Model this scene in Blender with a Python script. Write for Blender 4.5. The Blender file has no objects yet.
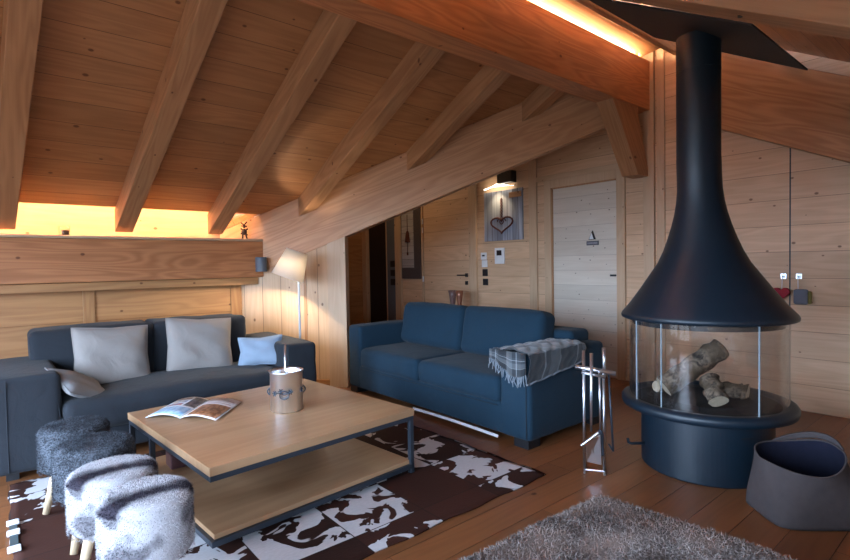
import bpy, math, random
from mathutils import Vector, Matrix
random.seed(7)
PI = math.pi
S = bpy.context.scene
COL = S.collection

# ------------------------------------------------------------------ helpers
class G:
    def __init__(s): s.v = []; s.f = []; s.m = []; s.uv = {}
    def add(s, vs, fs, mi=0):
        o = len(s.v); s.v += [Vector(v) for v in vs]
        for f in fs: s.f.append([i + o for i in f]); s.m.append(mi)
        return s
    def box(s, x0, x1, y0, y1, z0, z1, mi=0):
        x0, x1 = sorted((x0, x1)); y0, y1 = sorted((y0, y1)); z0, z1 = sorted((z0, z1))
        return s.add([(x0,y0,z0),(x1,y0,z0),(x1,y1,z0),(x0,y1,z0),(x0,y0,z1),(x1,y0,z1),(x1,y1,z1),(x0,y1,z1)],
                     [(0,3,2,1),(4,5,6,7),(0,1,5,4),(1,2,6,5),(2,3,7,6),(3,0,4,7)], mi)
    def hexa(s, p, mi=0):   # 8 points, bottom 4 then top 4
        return s.add(p, [(0,3,2,1),(4,5,6,7),(0,1,5,4),(1,2,6,5),(2,3,7,6),(3,0,4,7)], mi)
    def tube(s, pts, r, n=12, mi=0, cap=True, close=False):
        pts = [Vector(p) for p in pts]; rs = r if isinstance(r, (list, tuple)) else [r]*len(pts)
        base = len(s.v); N = len(pts); prev = None
        for i, p in enumerate(pts):
            if close: t = pts[(i+1) % N] - pts[i-1]
            else: t = pts[min(i+1, N-1)] - pts[max(i-1, 0)]
            t.normalize()
            if prev is None:
                a = Vector((0,0,1)) if abs(t.z) < .9 else Vector((1,0,0))
                u = t.cross(a).normalized()
            else:
                u = (prev - t*prev.dot(t)).normalized()
            prev = u; w = t.cross(u)
            for k in range(n):
                th = 2*PI*k/n; s.v.append(p + (u*math.cos(th) + w*math.sin(th))*rs[i])
        for i in range(N if close else N-1):
            j = (i+1) % N
            for k in range(n):
                a = base+i*n+k; b = base+i*n+(k+1) % n; c = base+j*n+(k+1) % n; d = base+j*n+k
                s.f.append([a,b,c,d]); s.m.append(mi)
        if cap and not close:
            s.f.append([base+k for k in range(n)][::-1]); s.m.append(mi)
            s.f.append([base+(N-1)*n+k for k in range(n)]); s.m.append(mi)
        return s
    def lathe(s, prof, c=(0,0,0), n=48, mi=0, capb=False, capt=False, sx=1, sy=1):
        base = len(s.v); c = Vector(c)
        for r, z in prof:
            for k in range(n):
                th = 2*PI*k/n; s.v.append(c + Vector((r*sx*math.cos(th), r*sy*math.sin(th), z)))
        for i in range(len(prof)-1):
            for k in range(n):
                a = base+i*n+k; b = base+i*n+(k+1) % n
                s.f.append([a, b, b+n, a+n]); s.m.append(mi)
        if capb: s.f.append([base+k for k in range(n)][::-1]); s.m.append(mi)
        if capt: s.f.append([base+(len(prof)-1)*n+k for k in range(n)]); s.m.append(mi)
        return s
    def grid(s, fn, nu, nv, mi=0, uv=True):
        base = len(s.v)
        for j in range(nv+1):
            for i in range(nu+1):
                s.v.append(Vector(fn(i/nu, j/nv)))
                if uv: s.uv[len(s.v)-1] = (i/nu, j/nv)
        for j in range(nv):
            for i in range(nu):
                a = base+j*(nu+1)+i
                s.f.append([a, a+1, a+nu+2, a+nu+1]); s.m.append(mi)
        return s
    def soft(s, x0, x1, y0, y1, z0, z1, r=.04, puff=(0,0,0), n=12, wr=0, seed=0, mi=0):
        # rounded, slightly bulging upholstered block
        c = Vector(((x0+x1)/2, (y0+y1)/2, (z0+z1)/2)); h = Vector((x1-x0, y1-y0, z1-z0))/2
        r = min(r, h.x*.98, h.y*.98, h.z*.98); vid = {}
        rnd = random.Random(seed); ph = [rnd.uniform(0, 6.28) for _ in range(8)]
        def lay(hh):
            e = [-hh, -hh+r*.3, -hh+r*.65, -hh+r]
            m = max(2, n-6); mid = [(-hh+r) + (2*hh-2*r)*k/m for k in range(1, m)]
            return e + mid + [hh-r, hh-r*.65, hh-r*.3, hh]
        L = [lay(h[k]) for k in range(3)]
        def vert(i, j, k):
            key = (i, j, k)
            if key in vid: return vid[key]
            p = Vector((L[0][i], L[1][j], L[2][k]))
            q = Vector([max(-h[a]+r, min(h[a]-r, p[a])) for a in range(3)])
            d = p - q
            if d.length > 1e-9: p = q + d.normalized()*r
            u = [p[a]/h[a] for a in range(3)]
            b = [1-u[a]**2 for a in range(3)]
            for a in range(3):
                o1, o2 = [x for x in range(3) if x != a]
                p[a] += math.copysign(puff[a]*max(0, b[o1])*max(0, b[o2]), u[a])*min(1, abs(u[a])*1.0)
            if wr:
                w = wr*(math.sin(p.x*23+ph[0]+2*math.sin(p.y*11+ph[1]))+math.sin(p.y*19+ph[2]+2*math.sin(p.x*9+p.z*13+ph[3]))+math.sin(p.z*31+ph[4]+p.x*7))/3
                p += Vector([u[0], u[1], u[2]])*w
            s.v.append(p + c); vid[key] = len(s.v)-1
            return vid[key]
        n0, n1, n2 = len(L[0])-1, len(L[1])-1, len(L[2])-1
        def q(a, b, c_, d): s.f.append([a, b, c_, d]); s.m.append(mi)
        for i in range(n0):
            for j in range(n1):
                q(vert(i,j,0), vert(i,j+1,0), vert(i+1,j+1,0), vert(i+1,j,0))
                q(vert(i,j,n2), vert(i+1,j,n2), vert(i+1,j+1,n2), vert(i,j+1,n2))
        for i in range(n0):
            for k in range(n2):
                q(vert(i,0,k), vert(i+1,0,k), vert(i+1,0,k+1), vert(i,0,k+1))
                q(vert(i,n1,k), vert(i,n1,k+1), vert(i+1,n1,k+1), vert(i+1,n1,k))
        for j in range(n1):
            for k in range(n2):
                q(vert(0,j,k), vert(0,j,k+1), vert(0,j+1,k+1), vert(0,j+1,k))
                q(vert(n0,j,k), vert(n0,j+1,k), vert(n0,j+1,k+1), vert(n0,j,k+1))
        return s
    def xf(s, M, start=0):
        for i in range(start, len(s.v)): s.v[i] = M @ s.v[i]
        return s

AX = {'x': ((1,0,0),(0,1,0),(0,0,1)), 'y': ((0,1,0),(0,0,1),(1,0,0)), 'z': ((0,0,1),(0,1,0),(1,0,0)),
      'xz': ((1,0,0),(0,0,1),(0,1,0)), 'yx': ((0,1,0),(1,0,0),(0,0,1)), 'zx': ((0,0,1),(1,0,0),(0,1,0))}

def mk(name, g, mat, parent=None, smooth=False, wc=None, bevel=0, origin=None, off=0, bseg=2):
    """link ONE mesh object. geometry is given in world metres (or local when the parent is an Empty made with local=True)"""
    me = bpy.data.meshes.new(name)
    vs = g.v
    wcs = None
    if wc:
        A = AX[wc] if isinstance(wc, str) else wc
        A = [Vector(a).normalized() for a in A]
        wcs = [c for v in vs for c in (v.dot(A[0])+off*1.7, v.dot(A[1])+off*.31, v.dot(A[2])+off*.77)]
    loc = Vector((0,0,0))
    if parent is not None and not parent.get('_local'):
        inv = parent.matrix_basis.inverted()
        if parent.parent: inv = inv @ parent.parent.matrix_basis.inverted()
        vs = [inv @ v for v in vs]
    elif origin is not None:
        loc = Vector(origin); vs = [v - loc for v in vs]
    me.from_pydata([tuple(v) for v in vs], [], g.f)
    mats = mat if isinstance(mat, (list, tuple)) else [mat]
    for m in mats: me.materials.append(m)
    me.polygons.foreach_set('material_index', g.m)
    me.polygons.foreach_set('use_smooth', [bool(smooth)]*len(g.f))
    if wcs:
        a = me.attributes.new('wc', 'FLOAT_VECTOR', 'POINT'); a.data.foreach_set('vector', wcs)
    if g.uv:
        ul = me.uv_layers.new(name='UVMap')
        for l in me.loops:
            if l.vertex_index in g.uv: ul.data[l.index].uv = g.uv[l.vertex_index]
    me.update()
    o = bpy.data.objects.new(name, me); COL.objects.link(o); o.location = loc
    if parent is not None: o.parent = parent
    if bevel:
        b = o.modifiers.new('bevel', 'BEVEL'); b.width = bevel; b.segments = bseg; b.limit_method = 'ANGLE'
    if smooth and smooth != 'all':
        pass
    return o

def tag(o, label, cat, group=None):
    o['label'] = label; o['category'] = cat
    if group: o['group'] = group
    return o
def struct(name, g, mat, parent=None, **k):
    o = mk(name, g, mat, parent, **k)
    if parent is None: o['kind'] = 'structure'
    return o
def thing(name, label, cat, loc=(0,0,0), rotz=0, group=None, local=False):
    o = bpy.data.objects.new(name, None); COL.objects.link(o)
    o.empty_display_size = .1
    o.matrix_basis = Matrix.Translation(Vector(loc)) @ Matrix.Rotation(rotz, 4, 'Z')
    tag(o, label, cat, group)
    if local: o['_local'] = 1
    return o

# ------------------------------------------------------------------ materials
def nm(name):
    m = bpy.data.materials.new(name); m.use_nodes = True
    nt = m.node_tree; b = nt.nodes['Principled BSDF']
    return m, nt, b
class N:
    def __init__(s, nt): s.t = nt
    def n(s, typ, **k):
        o = s.t.nodes.new(typ)
        for a, v in k.items(): setattr(o, a, v)
        return o
    def l(s, a, b): s.t.links.new(a, b)
    def val(s, node, i, x):
        if hasattr(x, 'links') or isinstance(x, bpy.types.NodeSocket): s.l(x, node.inputs[i])
        else: node.inputs[i].default_value = x
    def math(s, op, a, b=0.0, c=None, clamp=False):
        o = s.n('ShaderNodeMath', operation=op); o.use_clamp = clamp
        s.val(o, 0, a); s.val(o, 1, b)
        if c is not None: s.val(o, 2, c)
        return o.outputs[0]
    def mix(s, f, a, b, bt='MIX'):
        o = s.n('ShaderNodeMix', data_type='RGBA', blend_type=bt)
        s.val(o, 0, f); s.val(o, 6, a); s.val(o, 7, b)
        return o.outputs[2]
    def comb(s, x, y, z):
        o = s.n('ShaderNodeCombineXYZ'); s.val(o, 0, x); s.val(o, 1, y); s.val(o, 2, z); return o.outputs[0]
    def sep(s, v):
        o = s.n('ShaderNodeSeparateXYZ'); s.l(v, o.inputs[0]); return o.outputs
    def noise(s, v, sc, det=3, rough=.5, dist=0):
        o = s.n('ShaderNodeTexNoise'); s.l(v, o.inputs['Vector']); o.inputs['Scale'].default_value = sc
        o.inputs['Detail'].default_value = det; o.inputs['Roughness'].default_value = rough; o.inputs['Distortion'].default_value = dist
        return o.outputs[0]
    def ss(s, x, a, b):
        o = s.n('ShaderNodeMapRange', interpolation_type='SMOOTHSTEP'); s.val(o, 0, x); s.val(o, 1, a); s.val(o, 2, b); return o.outputs[0]
def C(r, g, b): return (r, g, b, 1)

def wood(name, light, dark, width=.2, seam=.0035, knots=.5, rough=.5, var=.25, grain=1.0, endjoint=0, kscale=1.0, spec=.4, knotcol=None, ringw=.42):
    m, nt, b = nm(name); k = N(nt)
    at = k.n('ShaderNodeAttribute', attribute_name='wc'); a, c, d = k.sep(at.outputs['Vector'])[:3]
    if width:
        cw = k.math('DIVIDE', c, width); pid = k.math('FLOOR', cw); fr = k.math('FRACT', cw)
    else:
        pid = 0.0; fr = None
    if endjoint and width:
        aj = k.math('ADD', k.math('DIVIDE', a, endjoint), k.math('MULTIPLY', pid, .381)); pj = k.math('FLOOR', aj)
        fj = k.math('FRACT', aj)
    else: pj = 0.0; fj = None
    seed = k.math('ADD', k.math('MULTIPLY', pid, 3.71), k.math('MULTIPLY', pj, 1.93))
    dsd = k.math('ADD', d, seed)
    v1 = k.comb(k.math('MULTIPLY', a, .55), k.math('MULTIPLY', c, 5.5), k.math('MULTIPLY', dsd, 5.5))
    n1 = k.noise(v1, 1.0, 2, .5, .3)
    rings = k.math('ADD', k.math('MULTIPLY', k.math('SINE', k.math('MULTIPLY', n1, 62*grain)), .5), .5)
    v2 = k.comb(k.math('MULTIPLY', a, 3), k.math('MULTIPLY', c, 90), k.math('MULTIPLY', dsd, 90))
    n2 = k.noise(v2, 1.0, 3, .6)
    v3 = k.comb(k.math('MULTIPLY', a, .8), k.math('MULTIPLY', c, 3), dsd)
    n3 = k.noise(v3, 1.0, 3, .5)
    g = k.math('ADD', k.math('MULTIPLY', rings, ringw), k.math('MULTIPLY', n2, .5))
    g = k.math('ADD', g, k.math('MULTIPLY', k.math('SUBTRACT', n3, .5), .7), clamp=True)
    col = k.mix(g, light, dark)
    if width:
        wn = k.n('ShaderNodeTexWhiteNoise', noise_dimensions='1D'); k.l(seed if not isinstance(seed, float) else pid, wn.inputs['W'])
        fac = k.math('MULTIPLY_ADD', wn.outputs[0], 2*var, 1-var)
        hs = k.n('ShaderNodeHueSaturation'); k.l(col, hs.inputs['Color']); k.l(fac, hs.inputs['Value']); col = hs.outputs[0]
    if knots:
        vk = k.comb(k.math('ADD', k.math('MULTIPLY', a, 3.0*kscale), k.math('MULTIPLY', d, 1.3) if not width else k.math('MULTIPLY', pid, 2.3)), k.math('ADD', k.math('MULTIPLY', c, 4.2*kscale), k.math('MULTIPLY', d, 2.1) if not width else 0.0), 0.0)
        vo = k.n('ShaderNodeTexVoronoi', voronoi_dimensions='2D'); k.l(vk, vo.inputs['Vector']); vo.inputs['Scale'].default_value = 1.0
        cs = k.sep(vo.outputs['Color'])
        sel = k.math('LESS_THAN', cs[0], knots)
        rad = k.math('MULTIPLY_ADD', cs[1], .034, .013)
        kk = k.math('SUBTRACT', 1.0, k.ss(vo.outputs['Distance'], k.math('MULTIPLY', rad, .7), k.math('MULTIPLY', rad, 1.5)))
        kk = k.math('MULTIPLY', k.math('MULTIPLY', kk, sel), .85)
        kc = knotcol or C(dark[0]*.38, dark[1]*.3, dark[2]*.28)
        col = k.mix(kk, col, kc)
    if width and seam:
        e = k.math('MINIMUM', fr, k.math('SUBTRACT', 1.0, fr)); e = k.math('MULTIPLY', e, width)
        if fj is not None:
            e2 = k.math('MULTIPLY', k.math('MINIMUM', fj, k.math('SUBTRACT', 1.0, fj)), endjoint); e = k.math('MINIMUM', e, e2)
        sm = k.ss(e, seam*.4, seam)
        col = k.mix(sm, C(dark[0]*.35, dark[1]*.3, dark[2]*.3), col)
        bp = k.n('ShaderNodeBump'); bp.inputs['Strength'].default_value = .6; bp.inputs['Distance'].default_value = .004
        k.l(k.math('ADD', sm, k.math('MULTIPLY', n2, .12)), bp.inputs['Height']); k.l(bp.outputs[0], b.inputs['Normal'])
    else:
        bp = k.n('ShaderNodeBump'); bp.inputs['Strength'].default_value = .25; bp.inputs['Distance'].default_value = .002
        k.l(n2, bp.inputs['Height']); k.l(bp.outputs[0], b.inputs['Normal'])
    k.l(col, b.inputs['Base Color'])
    k.l(k.math('MULTIPLY_ADD', n3, .2, rough-.1), b.inputs['Roughness'])
    b.inputs['Specular IOR Level'].default_value = spec
    return m

def plain(name, col, rough=.5, metal=0, nscale=0, nvar=.15, bump=0, bscale=300, spec=.5, coat=0, sheen=0):
    m, nt, b = nm(name); k = N(nt)
    tc = k.n('ShaderNodeTexCoord')
    n = k.noise(tc.outputs['Object'], nscale or 6, 4)
    c2 = k.mix(n, C(*[x*(1-nvar) for x in col]), C(*[min(1, x*(1+nvar)) for x in col]))
    k.l(c2, b.inputs['Base Color'])
    b.inputs['Roughness'].default_value = rough; b.inputs['Metallic'].default_value = metal
    b.inputs['Specular IOR Level'].default_value = spec; b.inputs['Coat Weight'].default_value = coat
    b.inputs['Sheen Weight'].default_value = sheen
    if bump:
        bp = k.n('ShaderNodeBump'); bp.inputs['Strength'].default_value = bump; bp.inputs['Distance'].default_value = .002
        k.l(k.noise(tc.outputs['Object'], bscale, 2), bp.inputs['Height']); k.l(bp.outputs[0], b.inputs['Normal'])
    return m
def emit(name, col, st):
    m, nt, b = nm(name); b.inputs['Base Color'].default_value = C(*col)
    b.inputs['Emission Color'].default_value = C(*col); b.inputs['Emission Strength'].default_value = st
    return m
def thinglass(name, ior=1.5, tint=(1,1,1)):
    m, nt, b = nm(name); k = N(nt); nt.nodes.remove(b)
    out = nt.nodes['Material Output']
    t = k.n('ShaderNodeBsdfTransparent'); t.inputs[0].default_value = C(*tint)
    g = k.n('ShaderNodeBsdfGlossy'); g.inputs['Roughness'].default_value = .02
    lw = k.n('ShaderNodeLayerWeight'); lw.inputs['Blend'].default_value = .5
    f = k.math('MULTIPLY_ADD', k.math('POWER', lw.outputs['Facing'], 3.5), .8, .06, clamp=True)
    mx = k.n('ShaderNodeMixShader'); k.l(f, mx.inputs[0]); k.l(t.outputs[0], mx.inputs[1]); k.l(g.outputs[0], mx.inputs[2])
    k.l(mx.outputs[0], out.inputs[0])
    return m

M = {}
M['spruce'] = wood('spruce_boards', C(.72,.49,.315), C(.47,.28,.16), .21, .0018, .5, .5, .07, ringw=.24, kscale=1.25)
M['spruce_v'] = wood('spruce_vertical_boards', C(.66,.45,.28), C(.46,.28,.15), .19, .003, .6, .5, .08, ringw=.2)
M['spruce_plain'] = wood('spruce_trim', C(.62,.44,.29), C(.46,.29,.17), 0, 0, .6, .5, ringw=.2)
M['door_wood'] = wood('bleached_door_boards', C(.74,.66,.56), C(.54,.44,.34), .16, .001, .8, .5, .05, knotcol=C(.12,.07,.05), ringw=.12, kscale=1.9)
M['panel'] = wood('knee_wall_panel', C(.50,.26,.105), C(.30,.13,.05), .26, .0015, .4, .5, .08, ringw=.34)
M['larch'] = wood('larch_beam', C(.50,.26,.12), C(.27,.115,.045), 0, 0, .35, .5, grain=1.2)
M['larch_red'] = wood('larch_purlin', C(.56,.25,.105), C(.29,.10,.038), 0, 0, .35, .45, grain=1.3, ringw=.4)
M['valley'] = wood('valley_beam_wood', C(.66,.38,.21), C(.41,.19,.085), 0, 0, .35, .5, grain=1.2, ringw=.36)
M['rafter'] = wood('rafter_wood', C(.50,.27,.135), C(.29,.135,.06), 0, 0, .35, .55, grain=1.0, ringw=.36)
M['ceiling'] = wood('ceiling_boards', C(.46,.225,.10), C(.27,.115,.045), .2, .0025, .4, .5, .10, ringw=.28)
M['floor'] = wood('oak_floor', C(.25,.098,.036), C(.15,.054,.020), .17, .002, .15, .36, .16, endjoint=2.1, spec=.5, ringw=.25)
M['table_oak'] = wood('table_veneer', C(.46,.28,.155), C(.35,.195,.10), .6, 0, 0, .32, .03, grain=.5)
M['table_edge'] = wood('table_edge', C(.58,.42,.24), C(.42,.28,.15), 0, 0, 0, .4, grain=.8)
M['leg_wood'] = wood('stool_leg_wood', C(.62,.48,.32), C(.5,.36,.22), 0, 0, 0, .5)
M['black_steel'] = plain('black_steel', (.035,.045,.06), .42, .3, 9, .1)
M['stove'] = plain('stove_paint', (.005,.014,.024), .42, .0, 20, .12, .12, 500, spec=.5)
M['soot'] = plain('soot_black', (.012,.012,.013), .8, 0, 12, .4, .4, 80)
M['plate'] = plain('flue_plate', (.012,.012,.014), .7, 0, 9, .1)
M['glass'] = thinglass('stove_glass')
M['pane'] = thinglass('window_glass')
M['glass_edge'] = plain('glass_edge', (.30,.36,.40), .15, 0, 9, .1)
M['black'] = plain('matt_black', (.012,.013,.016), .45)
M['chrome'] = plain('brushed_steel', (.75,.79,.84), .30, 1.0, 30, .08, .1, 90)
M['steel_mirror'] = plain('polished_steel', (.88,.91,.96), .30, 1.0, 4, .04)
M['white_plastic'] = plain('white_plastic', (.78,.79,.8), .4)
M['white_lining'] = plain('white_lining', (.75,.76,.8), .8)
M['grey_wall'] = plain('grey_blue_plaster', (.12,.14,.17), .7, 0, 8, .1, .2, 60)
M['dark_void'] = plain('black_lacquer_door', (.008,.008,.010), .4)
M['red'] = plain('red_felt', (.30,.015,.03), .8)
M['grey_felt'] = plain('grey_felt_cloth', (.16,.18,.23), .85)
M['olive'] = plain('olive_cloth', (.20,.17,.05), .85)
M['copper'] = plain('copper_brown', (.30,.12,.07), .4, .5, 40, .3)
M['rust'] = plain('rusted_iron', (.085,.020,.012), .8, .1, 90, .4)
M['felt'] = plain('basket_felt', (.07,.058,.058), .95, 0, 30, .15, .5, 400, spec=.1)
M['felt_in'] = plain('basket_lining', (.014,.015,.028), .95, 0, 30, .15, .3, 400, spec=.1)
M['speaker'] = plain('blue_grey_metal', (.07,.10,.14), .5, 0)
M['figure'] = plain('dark_carved_figure', (.05,.02,.012), .7, 0, 40, .3)

def fabric(name, c1, c2, scale=260, rough=.9, sheen=.06, wrinkle=.0):
    m, nt, b = nm(name); k = N(nt); tc = k.n('ShaderNodeTexCoord'); v = tc.outputs['Object']
    x, y, z = k.sep(v)[:3]
    w = k.math('MULTIPLY', k.math('SINE', k.math('MULTIPLY', k.math('ADD', x, z), scale*4)), k.math('SINE', k.math('MULTIPLY', k.math('SUBTRACT', y, z), scale*4)))
    n = k.noise(v, 5, 4); n2 = k.noise(v, scale, 2)
    f = k.math('ADD', k.math('MULTIPLY', n, .5), k.math('MULTIPLY', n2, .5))
    k.l(k.mix(f, C(*c1), C(*c2)), b.inputs['Base Color'])
    b.inputs['Roughness'].default_value = rough; b.inputs['Sheen Weight'].default_value = sheen; b.inputs['Sheen Roughness'].default_value = .5
    b.inputs['Specular IOR Level'].default_value = .2
    bp = k.n('ShaderNodeBump'); bp.inputs['Strength'].default_value = .35; bp.inputs['Distance'].default_value = .0015
    h = k.math('ADD', n2, k.math('MULTIPLY', w, .25)); k.l(h, bp.inputs['Height'])
    last = bp
    if wrinkle:
        b2 = k.n('ShaderNodeBump'); b2.inputs['Strength'].default_value = .7; b2.inputs['Distance'].default_value = wrinkle
        k.l(k.noise(v, 7, 2, .5, 1.2), b2.inputs['Height']); k.l(bp.outputs[0], b2.inputs['Normal']); last = b2
    k.l(last.outputs[0], b.inputs['Normal'])
    return m
M['sofa_blue'] = fabric('blue_sofa_cloth', (.007,.024,.042), (.013,.037,.061), wrinkle=.006)
M['sofa_grey'] = fabric('charcoal_sofa_cloth', (.017,.020,.026), (.029,.033,.040), wrinkle=.008)
M['seam'] = plain('dark_seam', (.01,.014,.02), .9)
M['pillow_beige'] = fabric('beige_linen', (.23,.205,.19), (.31,.28,.26), wrinkle=.012)
M['pillow_blue'] = fabric('pale_blue_linen', (.22,.28,.36), (.28,.35,.44), wrinkle=.010)
M['pillow_quilt'] = fabric('quilted_grey_linen', (.16,.16,.17), (.28,.26,.25), wrinkle=.010)

def fur(name, mode, ca, cb, cc=None):
    m, nt, b = nm(name); k = N(nt)
    at = k.n('ShaderNodeAttribute', attribute_name='wc'); v = at.outputs['Vector']; x, y, z = k.sep(v)[:3]
    n = k.noise(v, 9, 3, .6); nf = k.noise(v, 130, 2, .6); nb = k.noise(v, 6.5, 2, .5)
    if mode == 'stripe':   # pale fur with a dark saddle stripe and clouded sides
        wob = k.math('MULTIPLY_ADD', k.math('SUBTRACT', nb, .5), .14, k.math('ADD', y, .045))
        st = k.math('SUBTRACT', 1.0, k.ss(k.math('ABSOLUTE', wob), .012, .075))
        side = k.math('MULTIPLY', k.ss(nb, .47, .60), k.math('LESS_THAN', z, .425)); st = k.math('MULTIPLY', st, k.ss(z, .40, .43))
        f = k.math('MAXIMUM', k.math('MULTIPLY', st, k.math('MULTIPLY_ADD', n, .9, .6)), k.math('MULTIPLY', side, .75))
        f = k.math('ADD', f, k.math('MULTIPLY', k.math('SUBTRACT', nf, .5), .5), clamp=True)
    else:
        f = k.math('ADD', k.math('MULTIPLY', n, .9), k.math('MULTIPLY', k.math('SUBTRACT', nf, .5), 1.1), clamp=True)
        f = k.ss(f, .25, .8)
    col = k.mix(f, C(*ca), C(*cb))
    if cc: col = k.mix(k.math('MULTIPLY', k.ss(nb, .42, .62), .8), col, C(*cc))
    k.l(col, b.inputs['Base Color']); b.inputs['Roughness'].default_value = .75
    b.inputs['Specular IOR Level'].default_value = .08
    return m
M['fur_dark'] = fur('dark_grey_fur', 'mix', (.03,.033,.04), (.12,.135,.16))
M['fur_white'] = fur('white_striped_fur', 'stripe', (.46,.45,.47), (.03,.025,.035))
M['fur_bed'] = fur('brown_grey_fur', 'mix', (.075,.058,.052), (.34,.30,.28), (.20,.15,.13))

def cowhide():
    m, nt, b = nm('cowhide_patchwork'); k = N(nt); tc = k.n('ShaderNodeTexCoord'); v = tc.outputs['Object']
    x, y, z = k.sep(v)[:3]; s = .39
    cx = k.math('FLOOR', k.math('DIVIDE', x, s)); cy = k.math('FLOOR', k.math('DIVIDE', y, s))
    idv = k.comb(k.math('ADD', cx, 3.3), k.math('ADD', cy, 7.7), 0.0)
    wn = k.n('ShaderNodeTexWhiteNoise', noise_dimensions='3D'); k.l(idv, wn.inputs['Vector']); r = k.sep(wn.outputs['Color'])
    pos = k.comb(k.math('MULTIPLY_ADD', cx, 11.3, x), k.math('MULTIPLY_ADD', cy, 7.1, y), k.math('MULTIPLY', wn.outputs[0], 9))
    n = k.noise(pos, 5.5, 3, .5, .8)
    th = k.math('MULTIPLY_ADD', r[0], .17, .415)
    spot = k.ss(k.math('SUBTRACT', n, th), -.008, .008)        # 1 = white
    plainb = k.math('GREATER_THAN', r[1], .84); spot = k.math('MULTIPLY', spot, k.math('SUBTRACT', 1.0, plainb))
    nf = k.noise(k.comb(k.math('MULTIPLY', x, 40), k.math('MULTIPLY', y, 140), z), 1, 2)
    br = k.mix(r[2], C(.012,.006,.005), C(.055,.018,.012)); br = k.mix(k.math('MULTIPLY', nf, .5), br, C(.05,.018,.012))
    wh = k.mix(nf, C(.48,.47,.49), C(.66,.65,.67))
    col = k.mix(spot, br, wh)
    fx = k.math('FRACT', k.math('DIVIDE', x, s)); fy = k.math('FRACT', k.math('DIVIDE', y, s))
    e = k.math('MINIMUM', k.math('MINIMUM', fx, k.math('SUBTRACT', 1.0, fx)), k.math('MINIMUM', fy, k.math('SUBTRACT', 1.0, fy)))
    col = k.mix(k.ss(e, .002, .012), C(.02,.01,.008), col)
    k.l(col, b.inputs['Base Color']); b.inputs['Roughness'].default_value = .75; b.inputs['Specular IOR Level'].default_value = .2
    bp = k.n('ShaderNodeBump'); bp.inputs['Strength'].default_value = .4; bp.inputs['Distance'].default_value = .003
    k.l(nf, bp.inputs['Height']); k.l(bp.outputs[0], b.inputs['Normal'])
    return m
M['cowhide'] = cowhide()

def bark():
    m, nt, b = nm('birch_bark'); k = N(nt); tc = k.n('ShaderNodeTexCoord'); v = tc.outputs['Object']
    n = k.noise(v, 28, 5, .65, .6); n2 = k.noise(v, 9, 3)
    col = k.mix(k.ss(n, .35, .62), C(.03,.02,.014), C(.22,.16,.11)); col = k.mix(k.ss(n2, .45, .6), col, C(.085,.055,.03))
    k.l(col, b.inputs['Base Color']); b.inputs['Roughness'].default_value = .9
    bp = k.n('ShaderNodeBump'); bp.inputs['Strength'].default_value = 1; bp.inputs['Distance'].default_value = .012
    k.l(n, bp.inputs['Height']); k.l(bp.outputs[0], b.inputs['Normal']); return m
M['bark'] = bark()
M['cut'] = plain('cut_log_wood', (.52,.42,.30), .8, 0, 30, .25)

def rects(name, base, items, rough=.4, nvar=.1):
    """flat printed surface: rectangles (u0,u1,v0,v1,colour,colour2) in UV"""
    m, nt, b = nm(name); k = N(nt); tc = k.n('ShaderNodeTexCoord'); u, v = k.sep(tc.outputs['UV'])[:2]
    col = C(*base); n = k.noise(tc.outputs['UV'], 9, 4)
    for it in items:
        u0, u1, v0, v1, c1 = it[:5]; c2 = it[5] if len(it) > 5 else c1
        f = k.math('MULTIPLY', k.math('MULTIPLY', k.math('GREATER_THAN', u, u0), k.math('LESS_THAN', u, u1)),
                   k.math('MULTIPLY', k.math('GREATER_THAN', v, v0), k.math('LESS_THAN', v, v1)))
        cc = k.mix(k.ss(n, .4, .6), C(*c1), C(*c2)); col = k.mix(f, col, cc)
    k.l(col, b.inputs['Base Color']); b.inputs['Roughness'].default_value = rough
    return m

# plaid
def plaid():
    m, nt, b = nm('plaid_wool'); k = N(nt); tc = k.n('ShaderNodeTexCoord'); u, v = k.sep(tc.outputs['UV'])[:2]
    def bands(t, per):
        f = k.math('FRACT', k.math('MULTIPLY', t, per)); r = k.n('ShaderNodeValToRGB'); k.l(f, r.inputs[0]); r.color_ramp.interpolation = 'CONSTANT'
        e = r.color_ramp.elements; e[0].position = 0; e[0].color = C(.008,.011,.015); e[1].position = .30; e[1].color = C(.035,.045,.055)
        for p, c in ((.42, C(.34,.36,.38)), (.46, C(.035,.045,.055)), (.60, C(.13,.145,.155)), (.86, C(.24,.26,.27)), (.90, C(.008,.011,.015))):
            x = e.new(p); x.color = c
        return r.outputs[0]
    c = k.mix(.5, bands(u, 1.7), bands(v, 1.3)); n = k.noise(tc.outputs['Object'], 300, 2)
    c = k.mix(k.math('MULTIPLY', n, .2), c, C(.08,.09,.10))
    k.l(c, b.inputs['Base Color']); b.inputs['Roughness'].default_value = .95; b.inputs['Sheen Weight'].default_value = .3
    return m
M['plaid'] = plaid()

# ------------------------------------------------------------------ room shell
XB = 4.843; YK = 5.14; XW = -1.7; YS = -.6; SUM = 7.0
def zl(y): return 3.14 - .54*(y-2.4)       # underside of left ceiling boards
def zr(y): return 3.47 + .56*(y-2.37)      # underside of right ceiling boards
def zh(x): return .645 + .54*x             # hallway ceiling beyond the valley

struct('floor', G().box(XW-.2, XB+.2, YS-.2, 7.6, -.06, 0), M['floor'], wc='x')

# wall_right: the long spruce wall behind the stove, with two doors
g = G().box(XB, XB+.12, YS-.1, 7.5, 0, 3.7); struct('wall_right', g, M['spruce'], wc='y')
# wall_back: low knee wall behind the grey sofa
struct('wall_back', G().box(XW-.1, 1.88, YK, YK+.1, 0, 1.47), M['panel'], wc='xz')
# niche at the eaves
struct('wall_niche', G().box(XW-.1, 2.1, 5.34, 5.40, 1.35, 2.1), M['spruce_plain'], wc='xz')
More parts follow.
